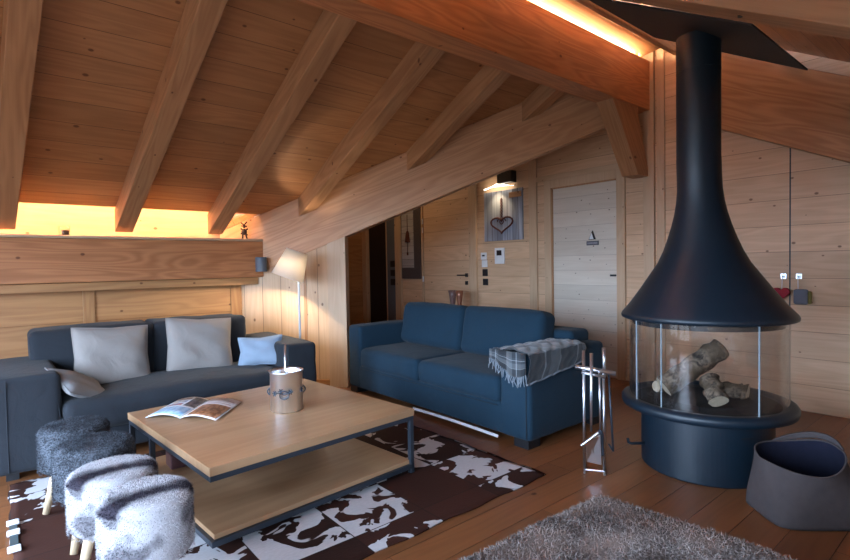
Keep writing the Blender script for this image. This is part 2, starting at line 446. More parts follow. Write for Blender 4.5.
# wall_front (behind the camera) and window wall to the left
g = G()
g.box(XW-.1, -1.45, YS-.1, YS, 0, 1.9); g.box(.05, XB, YS-.1, YS, 0, 1.9); g.box(-1.45, .05, YS-.1, YS, 0, .5); g.box(-1.45, .05, YS-.1, YS, 1.4, 1.9)
struct('wall_front', g, M['spruce'], wc='xz')
g = G(); x0, x1 = XW-.1, XW
WY = [(-.35, .95), (1.1, 2.4), (2.55, 3.85)]; ztop = 2.15
g.box(x0, x1, YS-.1, 5.4, 0, .06)
ys = [YS-.1] + [q for w in WY for q in w] + [5.4]
for i in range(0, len(ys), 2): g.box(x0, x1, ys[i], ys[i+1], .06, ztop)
# gable above the glazing
def gab(y): return min(zl(y) if y > 2.6 else 9, zr(y) if y < 2.6 else 9) + .12
yy = [YS-.1, 1, 2.59, 2.61, 4, 5.4]
for a, b_ in zip(yy[:-1], yy[1:]):
    ta, tb = max(gab(a), .1), max(gab(b_), .1)
    za = ztop
    if ta < ztop or tb < ztop: continue
    g.hexa([(x0,a,za),(x1,a,za),(x1,b_,za),(x0,b_,za),(x0,a,ta),(x1,a,ta),(x1,b_,tb),(x0,b_,tb)])
g.box(x0, x1, YS-.1, 1, ztop-.001, 2.7)
struct('wall_left', g, M['spruce'], wc='y')
wi = 1
for a, b_ in WY:
    w = struct('window_%d' % wi, G().box(x0+.03, x0+.07, a, a+.07, .06, ztop).box(x0+.03, x0+.07, b_-.07, b_, .06, ztop).box(x0+.03, x0+.07, a, b_, .06, .14).box(x0+.03, x0+.07, a, b_, ztop-.08, ztop).box(x0+.03,x0+.07,(a+b_)/2-.035,(a+b_)/2+.035,.06,ztop), M['spruce_plain'], wc='z')
    mk('window_pane', G().box(x0+.048, x0+.052, a+.05, b_-.05, .1, ztop-.05), M['pane'], w); wi += 1
w = struct('window_%d' % wi, G().box(-1.45,-1.38,YS-.07,YS-.03,.5,1.4).box(-.02,.05,YS-.07,YS-.03,.5,1.4).box(-1.45,.05,YS-.07,YS-.03,.5,.57).box(-1.45,.05,YS-.07,YS-.03,1.33,1.4).box(-.735,-.665,YS-.07,YS-.03,.5,1.4), M['spruce_plain'], wc='z')
mk('window_pane', G().box(-1.40,0,YS-.052,YS-.048,.55,1.35), M['pane'], w)

# ceilings
def slab(pts, t=.06):
    n = len(pts); g = G(); vs = list(pts) + [(x, y, z+t) for x, y, z in pts]
    fs = [tuple(range(n))[::-1], tuple(range(n, 2*n))] + [(i, (i+1) % n, (i+1) % n+n, i+n) for i in range(n)]
    return g.add(vs, fs)
P = [(XW-.1, 2.42), (XB+.05, 2.42)]
ye = 4.985
pts = [(XW-.1, 2.3), (XB+.05, 2.3), (XB+.05, SUM-XB-.05+.12), (SUM-ye+.12, ye), (XW-.1, ye)]
struct('ceiling', slab([(x, y, zl(y)) for x, y in pts]), M['ceiling'], wc=((1,0,0),(0,-.88,.475),(0,.475,.88)))
struct('ceiling_right', slab([(x, y, zr(y)) for x, y in [(XW-.1, YS-.1), (XB+.05, YS-.1), (XB+.05, 2.75), (XW-.1, 2.75)]]), M['ceiling'], wc=((1,0,0),(0,.87,.487),(0,-.487,.87)))
struct('ceiling_niche', slab([(XW-.1, ye, 2.0), (2.1, ye, 2.0), (2.1, 5.4, 2.0), (XW-.1, 5.4, 2.0)]), M['spruce_plain'], wc='x')
struct('ceiling_niche_front', G().box(XW-.1, 2.06, ye-.01, ye+.012, zl(ye)+.0, 2.05), M['ceiling'], wc='x')
pts = [(1.65, 5.35), (SUM-2.2+.05, 2.2), (XB+.05, 2.2), (XB+.05, 7.5), (1.65, 7.5)]
pts = [(x, y, max(zh(x), 0)+.01) for x, y in pts]
struct('ceiling_hall', slab(pts), M['ceiling'], wc=((0,1,0),(.88,0,.475),(-.475,0,.88)))
# hall end and side walls
struct('wall_hall_end', G().box(2.6, XB, 7.4, 7.5, 0, 3.4), M['panel'], wc='xz')
struct('wall_hall_side', G().box(2.60, 2.70, 4.52, 7.4, 0, 2.2), M['spruce'], wc='y')
# diagonal wall below the valley beam, vertical boards
DV = Vector((1,-1,0)).normalized(); NV = Vector((1,1,0)).normalized()
def dpt(X, off, z):  # point on plane X+Y=SUM pushed back by off
    return Vector((X, SUM-X, z)) + NV*off
def dprism(xa, xb, o0, o1, za0, za1, zb0, zb1):
    return [dpt(xa,o0,za0), dpt(xb,o0,zb0), dpt(xb,o1,zb0), dpt(xa,o1,za0), dpt(xa,o0,za1), dpt(xb,o0,zb1), dpt(xb,o1,zb1), dpt(xa,o1,za1)]
def zvb(x): return .064+.546*x
struct('wall_diagonal', G().hexa(dprism(1.80, 2.50, .008, .12, 0, zvb(1.80)+.02, 0, zvb(2.5)+.02)), M['spruce_v'], wc=((0,0,1), DV, NV))
struct('trim_1', G().hexa(dprism(2.50, 2.63, -.004, .13, 0, zvb(2.5)+.005, 0, zvb(2.63)+.005)), M['spruce_plain'], wc=((0,0,1), DV, NV), bevel=.003)
struct('trim_2', G().hexa(dprism(2.325, 2.345, .000, .012, 0, zvb(2.325), 0, zvb(2.345))), M['rafter'], wc=((0,0,1), DV, NV))
struct('baseboard_diagonal', G().hexa(dprism(1.87, 2.50, -.008, .01, 0, .08, 0, .08)), M['panel'], wc=(DV,(0,0,1),NV))
# knee wall trim
struct('trim_3', G().box(XW, 1.99, 4.995, YK, 1.045, 1.115), M['panel'], wc='xz', bevel=.003)
struct('trim_4', G().box(.53, .615, YK-.018, YK, 0, 1.045), M['panel'], wc='z', bevel=.003, off=2)
struct('trim_5', G().box(1.76, 1.86, YK-.018, YK, 0, 1.045), M['panel'], wc='z', bevel=.003, off=3)
struct('trim_6', G().box(-.72, -.63, YK-.018, YK, 0, 1.045), M['panel'], wc='z', bevel=.003, off=5)
# wall_right trims (posts)
for i, (a, b_, t, top) in enumerate([(2.33,2.435,.035,3.2), (2.235,2.31,.02,3.2), (3.72,3.83,.03,2.9), (4.70,4.80,.035,2.9), (6.33,6.47,.05,2.9), (7.28,7.40,.06,2.6)]):
    struct('trim_%d' % (7+i), G().box(XB-t, XB, a, b_, 0, top), M['spruce_plain'], wc='z', bevel=.004, off=i+1)
struct('trim_13', G().box(XB-.004, XB, 1.243, 1.252, 0, 2.1), M['black'])
# grey plaster strip by the dark door
g = G().box(XB-.02, XB, 6.47, 6.72, 0, 2.9); struct('wall_grey', g, M['grey_wall'])

# doors
def door(name, y0, y1, ztop, leafmat, setback, fr=.07, hy=None, hinge=None, leafwc='y'):
    e = bpy.data.objects.new(name, None); COL.objects.link(e); e.location = (XB, (y0+y1)/2, 0); e['kind'] = 'structure'
    fw = G().box(XB-.03, XB, y0-fr, y0, 0, ztop+fr).box(XB-.03, XB, y1, y1+fr, 0, ztop+fr).box(XB-.03, XB, y0, y1, ztop, ztop+fr)
    mk('door_frame', fw, M['spruce_plain'], e, wc='z', bevel=.003)
    leaf = mk('door_leaf', G().box(XB-setback, XB-.001, y0+.008, y1-.008, .01, ztop-.012), leafmat, e, wc=leafwc)
    return e
d1 = door('door_1', 6.74, 7.24, 2.12, M['dark_void'], .02, fr=.02)
d2 = door('door_2', 4.84, 5.80, 2.30, M['spruce'], .012, fr=.035)
M['door_cool'] = M['door_wood']
d3 = door('door_3', 2.72, 3.52, 2.05, M['door_wood'], .006, fr=.09)
mk('door_reveal', G().box(XB-.022, XB-.001, 3.50, 3.53, 0, 2.06).box(XB-.022, XB-.001, 2.72, 3.53, 2.035, 2.06), M['rafter'], d3, wc='z')
# handles
def handle(parent, y, z, dy):
    mk('door_handle', G().tube([(XB-.01,y,z),(XB-.055,y,z),(XB-.058,y+dy*.02,z),(XB-.058,y+dy*.14,z)], .009, 10).box(XB-.02,XB-.01,y-.025,y+.025,z-.025,z+.025), M['black'], parent)
handle(d2, 4.90, 1.06, 1)
mk('door_lock', G().box(XB-.024,XB-.012,4.875,4.925,.93,.98), M['black'], d2, bevel=.002)
for z in (1.0, 1.72, 1.85):
    mk('door_hinge', G().tube([(XB-.028,5.80,z-.04),(XB-.028,5.80,z+.04)], .012, 10), M['chrome'], d2)
mk('door_handle', G().box(XB-.022,XB-.005,2.735,2.80,1.055,1.075), M['black'], d3, bevel=.003)
# horizontal header above door_3
struct('trim_14', G().box(XB-.028, XB, 2.44, 3.72, 2.14, 2.2), M['spruce_plain'], wc='y', bevel=.003)

# ------------------------------------------------------------------ beams
def beam(g, mat, label, wc, name='ceiling_beam', org=None, bevel=.006, cat='beam', group=None, off=0):
    c = sum(g.v, Vector())/len(g.v)
    o = mk(name, g, mat, None, wc=wc, bevel=bevel, origin=org or c, off=off)
    return tag(o, label, cat, group)
PUR = G().box(XW, XB, 2.366, 2.565, 2.645, 3.11)
# the purlin's underside meets the wall; one solid larch member
purlin = beam(PUR, M['larch_red'], 'massive reddish larch ridge beam crossing the ceiling with a light strip on top', 'xz', 'ridge_beam')
# knee plate beam
beam(G().box(XW, 2.035, 4.96, 5.34, 1.118, 1.472), M['larch_red'], 'wide horizontal wall beam above the charcoal sofa, under the glowing niche', 'xz', 'wall_plate_beam', off=3)
sh = mk('niche_shelf', G().box(XW, 2.03, 4.945, 5.34, 1.474, 1.497), M['spruce_plain'], None, wc='x', bevel=.003, origin=(0,5.1,1.474))
tag(sh, 'thin pale wooden shelf board topping the wall beam in the glowing niche', 'shelf')
# valley beam (diagonal)
g = G().hexa(dprism(1.72, 4.62, 0, .14, zvb(1.72), zh(1.72)+.005, zvb(4.62), zh(4.62)+.005))
al = (Vector((1,-1,0)) + Vector((0,0,.543))).normalized(); ac = NV.cross(al)
beam(g, M['valley'], 'long pale diagonal beam rising from the niche to the ridge beam', (al, ac, NV), 'valley_beam')
# rafters left
W = .135
def rafter_left(x, label, i, hi=2.56):
    x1 = x+W
    ylo = min(4.97, SUM-x1+.0); ylo2 = min(4.97, SUM-x+.0)
    yb = 5.02 if x1+5.02 < SUM else None
    def bz(y): return 2.95-.54*(y-2.4)
    e0, e1 = (5.02, 5.02) if yb else (SUM-x+.03, SUM-x1+.03)
    k0, k1 = .057*(e0-hi), .057*(e1-hi)
    p = [(x+k0,hi,bz(hi)),(x1+k1,hi,bz(hi)),(x1,e1,bz(e1)),(x,e0,bz(e0)),(x+k0,hi,zl(hi)+.0),(x1+k1,hi,zl(hi)+.0),(x1,e1,zl(e1)),(x,e0,zl(e0))]
    beam(G().hexa(p), M['rafter'], label, ((0,.88,-.475),(1,0,0),(0,.475,.88)), 'ceiling_rafter', off=i, group='rafters on the left roof slope')
for i, (x, lab) in enumerate([(-1.545,'left-slope rafter nearest the window wall, out past the left side'),
    (-.785,'left-slope rafter just beyond the left edge of the view'),
    (-.03,'dark brown rafter at the far left edge of the ceiling'),
    (.765,'second rafter from the left, ending at the niche between its two wide openings'),
    (1.525,'third rafter from the left, ending just left of the small dark niche figure'),
    (2.30,'fourth rafter from the left, first to end on the diagonal beam above the lamp'),
    (3.075,'fifth rafter from the left, ending at mid length of the diagonal beam'),
    (3.86,'short rafter tucked under the ridge beam at the top of the diagonal beam')]):
    rafter_left(x, lab, i)
# rafters right
def bzr(y): return 3.15+.56*(y-2.37)
def rafter_right(x, w, label, i):
    y0, y1 = YS, 2.38; x1 = x+w
    p = [(x,y0,bzr(y0)),(x1,y0,bzr(y0)),(x1,y1,bzr(y1)),(x,y1,bzr(y1)),(x,y0,zr(y0)),(x1,y0,zr(y0)),(x1,y1,zr(y1)),(x,y1,zr(y1))]
    # lift above the ridge beam where it crosses
    return beam(G().hexa(p), M['rafter'], label, ((0,.87,.487),(1,0,0),(0,-.487,.87)), 'ceiling_rafter', off=20+i, group='rafters on the right roof slope')
rafter_right(1.35, .16, 'right-slope rafter passing overhead in front of the flue plate rafter', 0)
rafter_right(-.1, .16, 'right-slope rafter directly above the viewpoint', 1)
rafter_right(2.50, .20, 'broad rafter at the top right in front of the black flue plate', 2)
beam(G().box(2.75, XB, 2.10, 2.15, 3.095, 3.21), M['valley'], 'narrow orange-lit board running beside the ridge beam behind the flue plate', 'xz', 'ridge_board', off=11)
bh = mk('bolt', G().tube([(2.6,.86,bzr(.86)+.012),(2.6,.86,bzr(.86)-.004)], .012, 12), M['black'], None, origin=(2.6,.86,bzr(.86))); tag(bh, 'small dark bolt in the underside of the broad top right rafter', 'bolt')
# gable beam on wall_right
def gb(y): return 2.31+.49*(y-1.712)
def gt(y): return 2.543+.53*(y-.939)
YE = 1.93
p = [(4.70,YS,gb(YS)),(XB,YS,gb(YS)),(XB,YE,gb(YE)),(4.70,YE,gb(YE)),(4.70,YS,gt(YS)),(XB,YS,gt(YS)),(XB,YE,gt(YE)),(4.70,YE,gt(YE))]
beam(G().hexa(p), M['larch'], 'deep sloping larch beam along the right wall above the hanging pouches', ((0,.89,.45),(0,-.45,.89),(1,0,0)), 'gable_beam', off=7)
# brace
g = G()
a0, a1, b0, b1 = (4.12,2.66), (4.62,2.66), (4.838,1.98), (4.62,1.98)
y0, y1 = 2.385, 2.55
g.hexa([(4.62,y0,2.02),(4.838,y0,2.02),(4.838,y1,2.02),(4.62,y1,2.02),(4.18,y0,2.648),(4.60,y0,2.648),(4.60,y1,2.648),(4.18,y1,2.648)])
beam(g, M['rafter'], 'short slanted wooden brace under the far end of the ridge beam', ((-.56,0,.83),(0,1,0),(.83,0,.56)), 'corner_brace', off=9)
# flue plate
g = G(); px0, px1, py0, py1 = 2.705, 3.60, .845, 1.735
g.hexa([(px0,py0,bzr(py0)-.012),(px1,py0,bzr(py0)-.012),(px1,py1,bzr(py1)-.012),(px0,py1,bzr(py1)-.012),(px0,py0,bzr(py0)+.0),(px1,py0,bzr(py0)),(px1,py1,bzr(py1)),(px0,py1,bzr(py1))])
o = mk('flue_plate', g, M['plate'], None, origin=(3.15,1.3,2.5), bevel=.002); tag(o, 'large black square plate on the sloping ceiling where the flue passes', 'plate')

# light strips (warm LED)
LED2 = emit('warm_ridge_led', (1.0,.76,.48), 250)
LED = emit('warm_led', (1.0,.68,.36), 170)
o = mk('light_strip', G().box(XW+.05, 1.80, 5.03, 5.05, 1.88, 1.89), LED, None, origin=(0,5.04,1.88)); tag(o, 'warm light strip hidden above the niche opening over the sofa', 'light strip')
o = mk('light_strip', G().box(.8, XB-.15, 2.40, 2.42, 3.111, 3.119), LED2, None, origin=(2.5,2.41,3.137)); tag(o, 'warm light strip lying on top of the ridge beam', 'light strip')

# ------------------------------------------------------------------ rug
rg = G(); nx, ny = 60, 50
def rugf(u, v):
    x = 0.0 + 2.35*u; y = 1.76 + 1.95*v
    e = min(u, 1-u, v, 1-v)
    x += .006*math.sin(y*21); y += .006*math.sin(x*17)
    return (x, y, .007 + .0015*math.sin(x*9)*math.sin(y*8))
rg.grid(rugf, nx, ny, uv=False)
o = mk('cowhide_rug', rg, M['cowhide'], None, smooth=True, origin=(1.17,2.7,0))
sd = o.modifiers.new('thick', 'SOLIDIFY'); sd.thickness = .006; sd.offset = -1
tag(o, 'patchwork cowhide rug in dark brown and white squares under the coffee table', 'rug')

# ------------------------------------------------------------------ coffee table
TR = math.radians(4.671); TCx, TCy = 1.177, 2.828
t = thing('coffee_table', 'low square coffee table with oak top, lower shelf and black steel frame', 'table', (TCx,TCy,0), TR, local=True)
hw, hd = .586, .595
g = G().box(-hw, hw, -hd, hd, .342, .38)
mk('tabletop', g, M['table_oak'], t, wc='x', bevel=.002)
g = G().box(-hw+.02, hw-.02, -hd+.02, hd-.02, .062, .085); mk('lower_shelf', g, M['table_oak'], t, wc='x', bevel=.002, off=3)
fr = .026
g = G()
for zz in (.316, .036):
    g.box(-hw+.004, hw-.004, -hd+.004, -hd+.004+fr, zz, zz+fr); g.box(-hw+.004, hw-.004, hd-.004-fr, hd-.004, zz, zz+fr)
    g.box(-hw+.004, -hw+.004+fr, -hd+.03, hd-.03, zz, zz+fr); g.box(hw-.004-fr, hw-.004, -hd+.03, hd-.03, zz, zz+fr)
mk('frame', g, M['black_steel'], t, bevel=.002)
# legs: the left pair sits further in under the top
for lx, ly in ((hw-.004-fr, -hd+.004), (hw-.004-fr, hd-.004-fr), (-hw+.12, -hd+.004+.02), (-hw+.004, hd-.004-fr)):
    if lx < 0 and ly < 0: continue
    mk('leg', G().box(lx, lx+fr, ly, ly+fr, .011, .317), M['black_steel'], t, bevel=.002)
mk('leg', G().box(-hw+.004, -hw+.004+fr, hd-.004-fr-.36, hd-.004-.36, .011, .317), M['black_steel'], t, bevel=.002)

# ------------------------------------------------------------------ bucket
bx, by = 1.262, 2.787
t = thing('ice_bucket', 'polished steel ice bucket with star ornaments standing on the coffee table', 'bucket', (bx,by,.38))
g = G().lathe([(.0,.381),(.088,.381),(.0925,.386),(.0925,.60),(.097,.606),(.099,.611),(.095,.613),(.090,.607),(.088,.60),(.087,.39),(.0,.388)], (bx,by,0), 64)
bowl = mk('bowl', g, M['steel_mirror'], t, smooth=True)
for a in (2.6, 3.5, 3.95, 4.5, 5.4, 1.5):
    ca, sa = math.cos(a), math.sin(a); g = G(); zc = .50 + .012*math.sin(a*7)
    for k in range(3):
        an = k*PI/3; du, dv = math.cos(an)*.016, math.sin(an)*.016
        e = Vector((-sa, ca, 0)); r_ = .094
        p0 = Vector((bx+ca*r_, by+sa*r_, zc)) + e*du + Vector((0,0,dv)); p1 = Vector((bx+ca*r_, by+sa*r_, zc)) - e*du - Vector((0,0,dv))
        g.tube([p0, p1], .0028, 6)
    mk('star_ornament', g, M['black_steel'], bowl)
g = G(); e = Vector((-math.sin(4.15), math.cos(4.15), 0)); cc = Vector((bx+math.cos(4.15)*.095, by+math.sin(4.15)*.095, .485))
g.tube([cc+e*.026*math.cos(k*PI/8)+Vector((0,0,.022*math.sin(k*PI/8))) for k in range(16)], .003, 6, close=True)
g.tube([cc+e*-.045+Vector((0,0,.018)), cc+Vector((0,0,.002)), cc+e*.045+Vector((0,0,.018))], .003, 6)
mk('ring_ornament', g, M['black_steel'], bowl)
for s_ in (1, -1):
    g = G(); a = 5.87 + (PI if s_ < 0 else 0); ca, sa = math.cos(a), math.sin(a)
    g.tube([(bx+ca*(.090+.016*math.sin(k*PI/8)), by+sa*(.090+.016*math.sin(k*PI/8)), .47+.006*k) for k in range(9)], .004, 8)
    mk('side_handle', g, M['black_steel'], bowl)
g = G().tube([(bx-.02,by-.01,.392),(bx-.006,by+.0,.60),(bx-.002,by+.0,.76)], [.004,.005,.0065], 10)
o = mk('ice_tongs', g, M['chrome'], None, smooth=True, origin=(bx,by,.392)); tag(o, 'slim steel utensil handle sticking up out of the ice bucket', 'utensil')

# ------------------------------------------------------------------ magazine
mg = thing('magazine', 'open glossy magazine lying on the coffee table', 'magazine', (.90,3.18,.38), 0, local=True)
# page corners taken on the table plane: spine runs from (.80,3.01) to (.93,3.36)
sp0, sp1 = Vector((.738,3.014,0)), Vector((.98,3.295,0))
lf = Vector((.596,3.165,0)) - sp0; rt_ = Vector((.872,2.835,0)) - sp0
pagemats = [rects('magazine_page_blue', (.70,.74,.80), [(.05,.95,.04,.42,(.25,.42,.60),(.45,.62,.80)), (.03,.38,.48,.96,(.02,.02,.03),(.12,.12,.14)), (.45,.9,.5,.62,(.45,.15,.12),(.1,.1,.2)), (.45,.9,.66,.78,(.2,.25,.4),(.6,.5,.4)), (.45,.9,.82,.94,(.1,.1,.12),(.4,.3,.25))]),
            rects('magazine_page_brown', (.72,.68,.68), [(.12,.97,.04,.62,(.16,.06,.025),(.36,.17,.09)), (.1,.9,.68,.72,(.4,.33,.34)), (.1,.85,.76,.79,(.45,.4,.4)), (.1,.9,.83,.86,(.45,.4,.4)), (.1,.7,.90,.93,(.45,.4,.4))])]
spv = sp1 - sp0
for idx, dirv in enumerate((lf, rt_)):
    def pf(u, v, dirv=dirv):
        p = sp0 + spv*v + dirv*u
        h = .4*.05*math.sin(min(1, u*1.0)*PI)**.8*(1-u*.35) + .002
        return (p.x-.90, p.y-3.18, .006+h*1.2)
    g = G().grid(pf, 16, 4)
    n0 = len(g.v)
    o = mk('page', g, pagemats[idx], mg, smooth=True)
    s_ = o.modifiers.new('t', 'SOLIDIFY'); s_.thickness = .004; s_.offset = -1 if idx else 1

# small dark item on the lower shelf
o = mk('small_box', G().box(.70,.80,3.08,3.20,.086,.17), plain('smoked_red_box', (.09,.04,.045), .3, 0, 25, .4), None, bevel=.006, origin=(.75,3.14,.086))
tag(o, 'small smoky reddish box on the lower shelf of the coffee table', 'box')

# ------------------------------------------------------------------ fur stools
def blades(g, samples, L, w, seed, lean=(0,0,-.4), clump=0):
    rnd = random.Random(seed)
    for p, n in samples:
        d = (n*rnd.uniform(.5,1) + Vector((rnd.gauss(0,.45), rnd.gauss(0,.45), rnd.gauss(0,.35))) + Vector(lean)).normalized()
        l = L*rnd.uniform(.55, 1.15); t_ = d.cross(Vector((rnd.gauss(0,1), rnd.gauss(0,1), rnd.gauss(0,1))))
        if t_.length < 1e-3: continue
        t_.normalize(); t_ *= w*rnd.uniform(.6,1.3)
        g.add([p-t_, p+t_, p+d*l], [(0,1,2)])
def stool(name, label, x, y, r, top, bot, mat, seed, rot):
    t = thing(name, label, 'stool', (x,y,0), rot, 'fur stools beside the coffee table', local=True)
    g = G(); R_ = .032
    prof = [(r*.90,bot),(r*.985,bot+.015),(r,bot+.05),(r*1.0,top-R_)]
    for k in range(1, 7):
        a = k*PI/12; prof.append((r-R_+R_*math.cos(a), top-R_+R_*math.sin(a)))
    prof += [(r*.5, top+.003), (.0005, top+.004)]
    g.lathe(prof, (0,0,0), 48, capb=True)
    rnd = random.Random(seed); sm = []
    for _ in range(15000):
        if rnd.random() < .42:
            rr = r*math.sqrt(rnd.random()); a = rnd.uniform(0, 6.283)
            z = top+.004*(1-(rr/r)**2); n = Vector((0,0,1))
            if rr > r-R_:
                q = (rr-(r-R_))/R_; z = top-R_+R_*math.sqrt(max(0,1-q*q)); n = Vector((math.cos(a)*q, math.sin(a)*q, math.sqrt(max(0,1-q*q))))
            sm.append((Vector((rr*math.cos(a), rr*math.sin(a), z-.001)), n))
        else:
            a = rnd.uniform(0, 6.283); z = rnd.uniform(bot, top-R_*.6); sm.append((Vector((r*math.cos(a), r*math.sin(a), z)), Vector((math.cos(a), math.sin(a), 0))))
    blades(g, sm, .009, .0011, seed+1, lean=(.1,.15,-.35))
    mk('fur_cover', g, mat, t, smooth=True, wc='x')
    for k in range(3):
        a = k*2*PI/3 + .5
        mk('leg', G().tube([(math.cos(a)*r*.5, math.sin(a)*r*.5, bot+.02), (math.cos(a)*r*.86, math.sin(a)*r*.86, .012)], [.021,.015], 14), M['leg_wood'], t, smooth=True, wc='z')
    return t
stool('fur_stool', 'dark grey fur stool, the farthest of the row, nearest the charcoal sofa', .262, 3.09, .150, .445, .23, M['fur_dark'], 11, 0.3)
stool('fur_stool', 'blue-grey dark fur stool, second of the row from the charcoal sofa', .300, 2.685, .155, .450, .225, M['fur_dark'], 12, 1.3)
stool('fur_stool', 'white fur stool with a grey stripe, third of the row from the charcoal sofa', .312, 2.275, .150, .450, .235, M['fur_white'], 13, .05)
stool('fur_stool', 'white and grey fur stool in front, the nearest of the row', .360, 1.945, .145, .455, .235, M['fur_white'], 14, .12)

# ------------------------------------------------------------------ charcoal sofa (left)
t = thing('charcoal_sofa', 'wide charcoal sofa against the low panelled wall, holding four cushions', 'sofa', (.84,4.2,0))
sg = M['sofa_grey']
mk('base', G().soft(.20, 1.76, 3.80, 4.70, .05, .25, .03, n=10), sg, t, smooth=True)
mk('armrest', G().soft(-.06, .262, 3.75, 4.70, .04, .60, .035, (.004,.006,.006), n=14, wr=.004, seed=3), sg, t, smooth=True)
mk('armrest', G().soft(1.70, 1.97, 3.75, 4.70, .04, .60, .035, (.004,.006,.006), n=14, wr=.004, seed=4), sg, t, smooth=True)
mk('seat_cushion', G().soft(.265, 1.695, 3.715, 4.40, .215, .415, .06, (.0,.01,.03), n=22, wr=.006, seed=5), sg, t, smooth=True)
mk('backrest', G().soft(.14, .905, 4.36, 4.72, .36, .80, .045, (.0,.02,.012), n=16, wr=.006, seed=6), sg, t, smooth=True)
mk('backrest', G().soft(.895, 1.63, 4.36, 4.72, .36, .80, .045, (.0,.02,.012), n=16, wr=.006, seed=7), sg, t, smooth=True)
# piping / seams
g = G().tube([(.30,3.712,.29),(1.0,3.703,.292),(1.66,3.712,.29)], .003, 6)
g.tube([(.262-.035,3.752,.58),(.262-.005,3.757,.3),(.262-.006,3.757,.06)], .0035, 6).tube([(.005,3.748,.59),(.004,3.745,.3),(.005,3.748,.06)], .0035, 6)
g.tube([(1.725,3.750,.58),(1.722,3.746,.3),(1.722,3.750,.06)], .0035, 6)
mk('seam', g, M['seam'], t)
for fx, fy in ((.02,3.82),(1.9,3.82),(.02,4.62),(1.9,4.62)):
    mk('foot', G().box(fx-.03,fx+.03,fy-.03,fy+.03,0,.05), M['black'], t)

def pillow(name, label, w, h, th, mat, loc, eul, group=None, pinch=.07, seed=0, cat='cushion', wr=.012):
    rnd = random.Random(seed); ph = [rnd.uniform(0,6.28) for _ in range(6)]
    g = G(); n = 26
    def sh(side):
        def f(a, b):
            u, v = a*2-1, b*2-1
            x = u*w/2*(1-pinch*(1-abs(v))**1.0*1.0*(abs(u)**2)*.9); y = v*h/2*(1-pinch*(1-abs(u))*(abs(v)**2)*.9)
            pf_ = (max(0,1-u**4)*max(0,1-v**4))**.6*(1-.25*(u*u+v*v)/2)
            q = wr*(math.sin(u*5+ph[0]+2*math.sin(v*3+ph[1]))+.6*math.sin(v*9+ph[2]+u*4)+.5*math.sin((u+v)*7+ph[3]))*min(1,(1-u*u)*(1-v*v)*3)*.5
            return (x, y, side*(th/2*pf_ + q*.6))
        return f
    g.grid(sh(1), n, n, uv=False); o = len(g.f)
    g.grid(sh(-1), n, n, uv=False)
    for i in range(o, len(g.f)): g.f[i] = g.f[i][::-1]
    g.tube([( u*w/2*(1-pinch*(1-abs(v))*(abs(u)**2)*.9), v*h/2*(1-pinch*(1-abs(u))*(abs(v)**2)*.9), 0) for u, v in
            [(-1+2*k/12,-1) for k in range(12)]+[(1,-1+2*k/12) for k in range(12)]+[(1-2*k/12,1) for k in range(12)]+[(-1,1-2*k/12) for k in range(12)]], .004, 6, close=True)
    o = mk(name, g, mat, None, smooth=True); o.location = loc; o.rotation_euler = eul
    return tag(o, label, cat, group)
R = math.radians
pillow('throw_cushion', 'large beige-grey square cushion on the left half of the charcoal sofa', .48, .44, .15, M['pillow_beige'], (.60,4.215,.595), (R(72),R(3),R(4)), 'square cushions on the charcoal sofa', seed=1)
pillow('throw_cushion', 'large beige-grey square cushion on the right half of the charcoal sofa', .49, .44, .15, M['pillow_beige'], (1.20,4.225,.605), (R(72),R(4),R(-3)), 'square cushions on the charcoal sofa', seed=2)
pillow('throw_cushion', 'small pale blue cushion leaning on the right armrest of the charcoal sofa', .35, .25, .11, M['pillow_blue'], (1.615,4.05,.53), (R(66),R(-2),R(-28)), seed=3, pinch=.16)
pillow('throw_cushion', 'small quilted greyish cushion slumped against the left armrest of the charcoal sofa', .36, .28, .10, M['pillow_quilt'], (.375,3.90,.475), (R(32),R(24),R(40)), seed=4, pinch=.1)

# ------------------------------------------------------------------ blue sofa (right)
t = thing('blue_sofa', 'deep blue two-seat sofa facing the coffee table, plaid over its near arm', 'sofa', (3.0,3.2,0))
sb = M['sofa_blue']
Xf, Xk, Ya, Yb = 2.575, 3.47, 2.06, 4.27
mk('base', G().soft(Xf+.004, Xk-.01, Ya+.1, Yb-.1, .055, .27, .02, (.01,.0,.0), n=16), sb, t, smooth=True)
mk('armrest', G().soft(Xf, Xk, Ya, Ya+.26, .05, .615, .035, (.0,.004,.006), n=14, wr=.003, seed=8), sb, t, smooth=True)
mk('armrest', G().soft(Xf, Xk, Yb-.215, Yb, .05, .64, .035, (.0,.004,.006), n=14, wr=.003, seed=9), sb, t, smooth=True)
mk('seat_cushion', G().soft(Xf-.012, 3.17, 3.20, Yb-.215, .255, .44, .045, (.006,.0,.018), n=16, wr=.003, seed=10), sb, t, smooth=True)
mk('seat_cushion', G().soft(Xf-.012, 3.17, Ya+.262, 3.197, .255, .44, .045, (.006,.0,.018), n=16, wr=.003, seed=11), sb, t, smooth=True)
mk('backrest', G().soft(3.22, Xk, Ya+.12, Yb-.1, .1, .70, .04, n=14), sb, t, smooth=True)
for (ya, yb, sd_) in ((3.205, 4.05, 12), (2.34, 3.195, 13)):
    g = G().soft(-.10, .10, ya, yb, 0, .40, .06, (.03,.0,.01), n=16, wr=.004, seed=sd_)
    g.xf(Matrix.Translation((3.12, 0, .44)) @ Matrix.Rotation(R(11), 4, 'Y'))
    mk('back_cushion', g, sb, t, smooth=True)
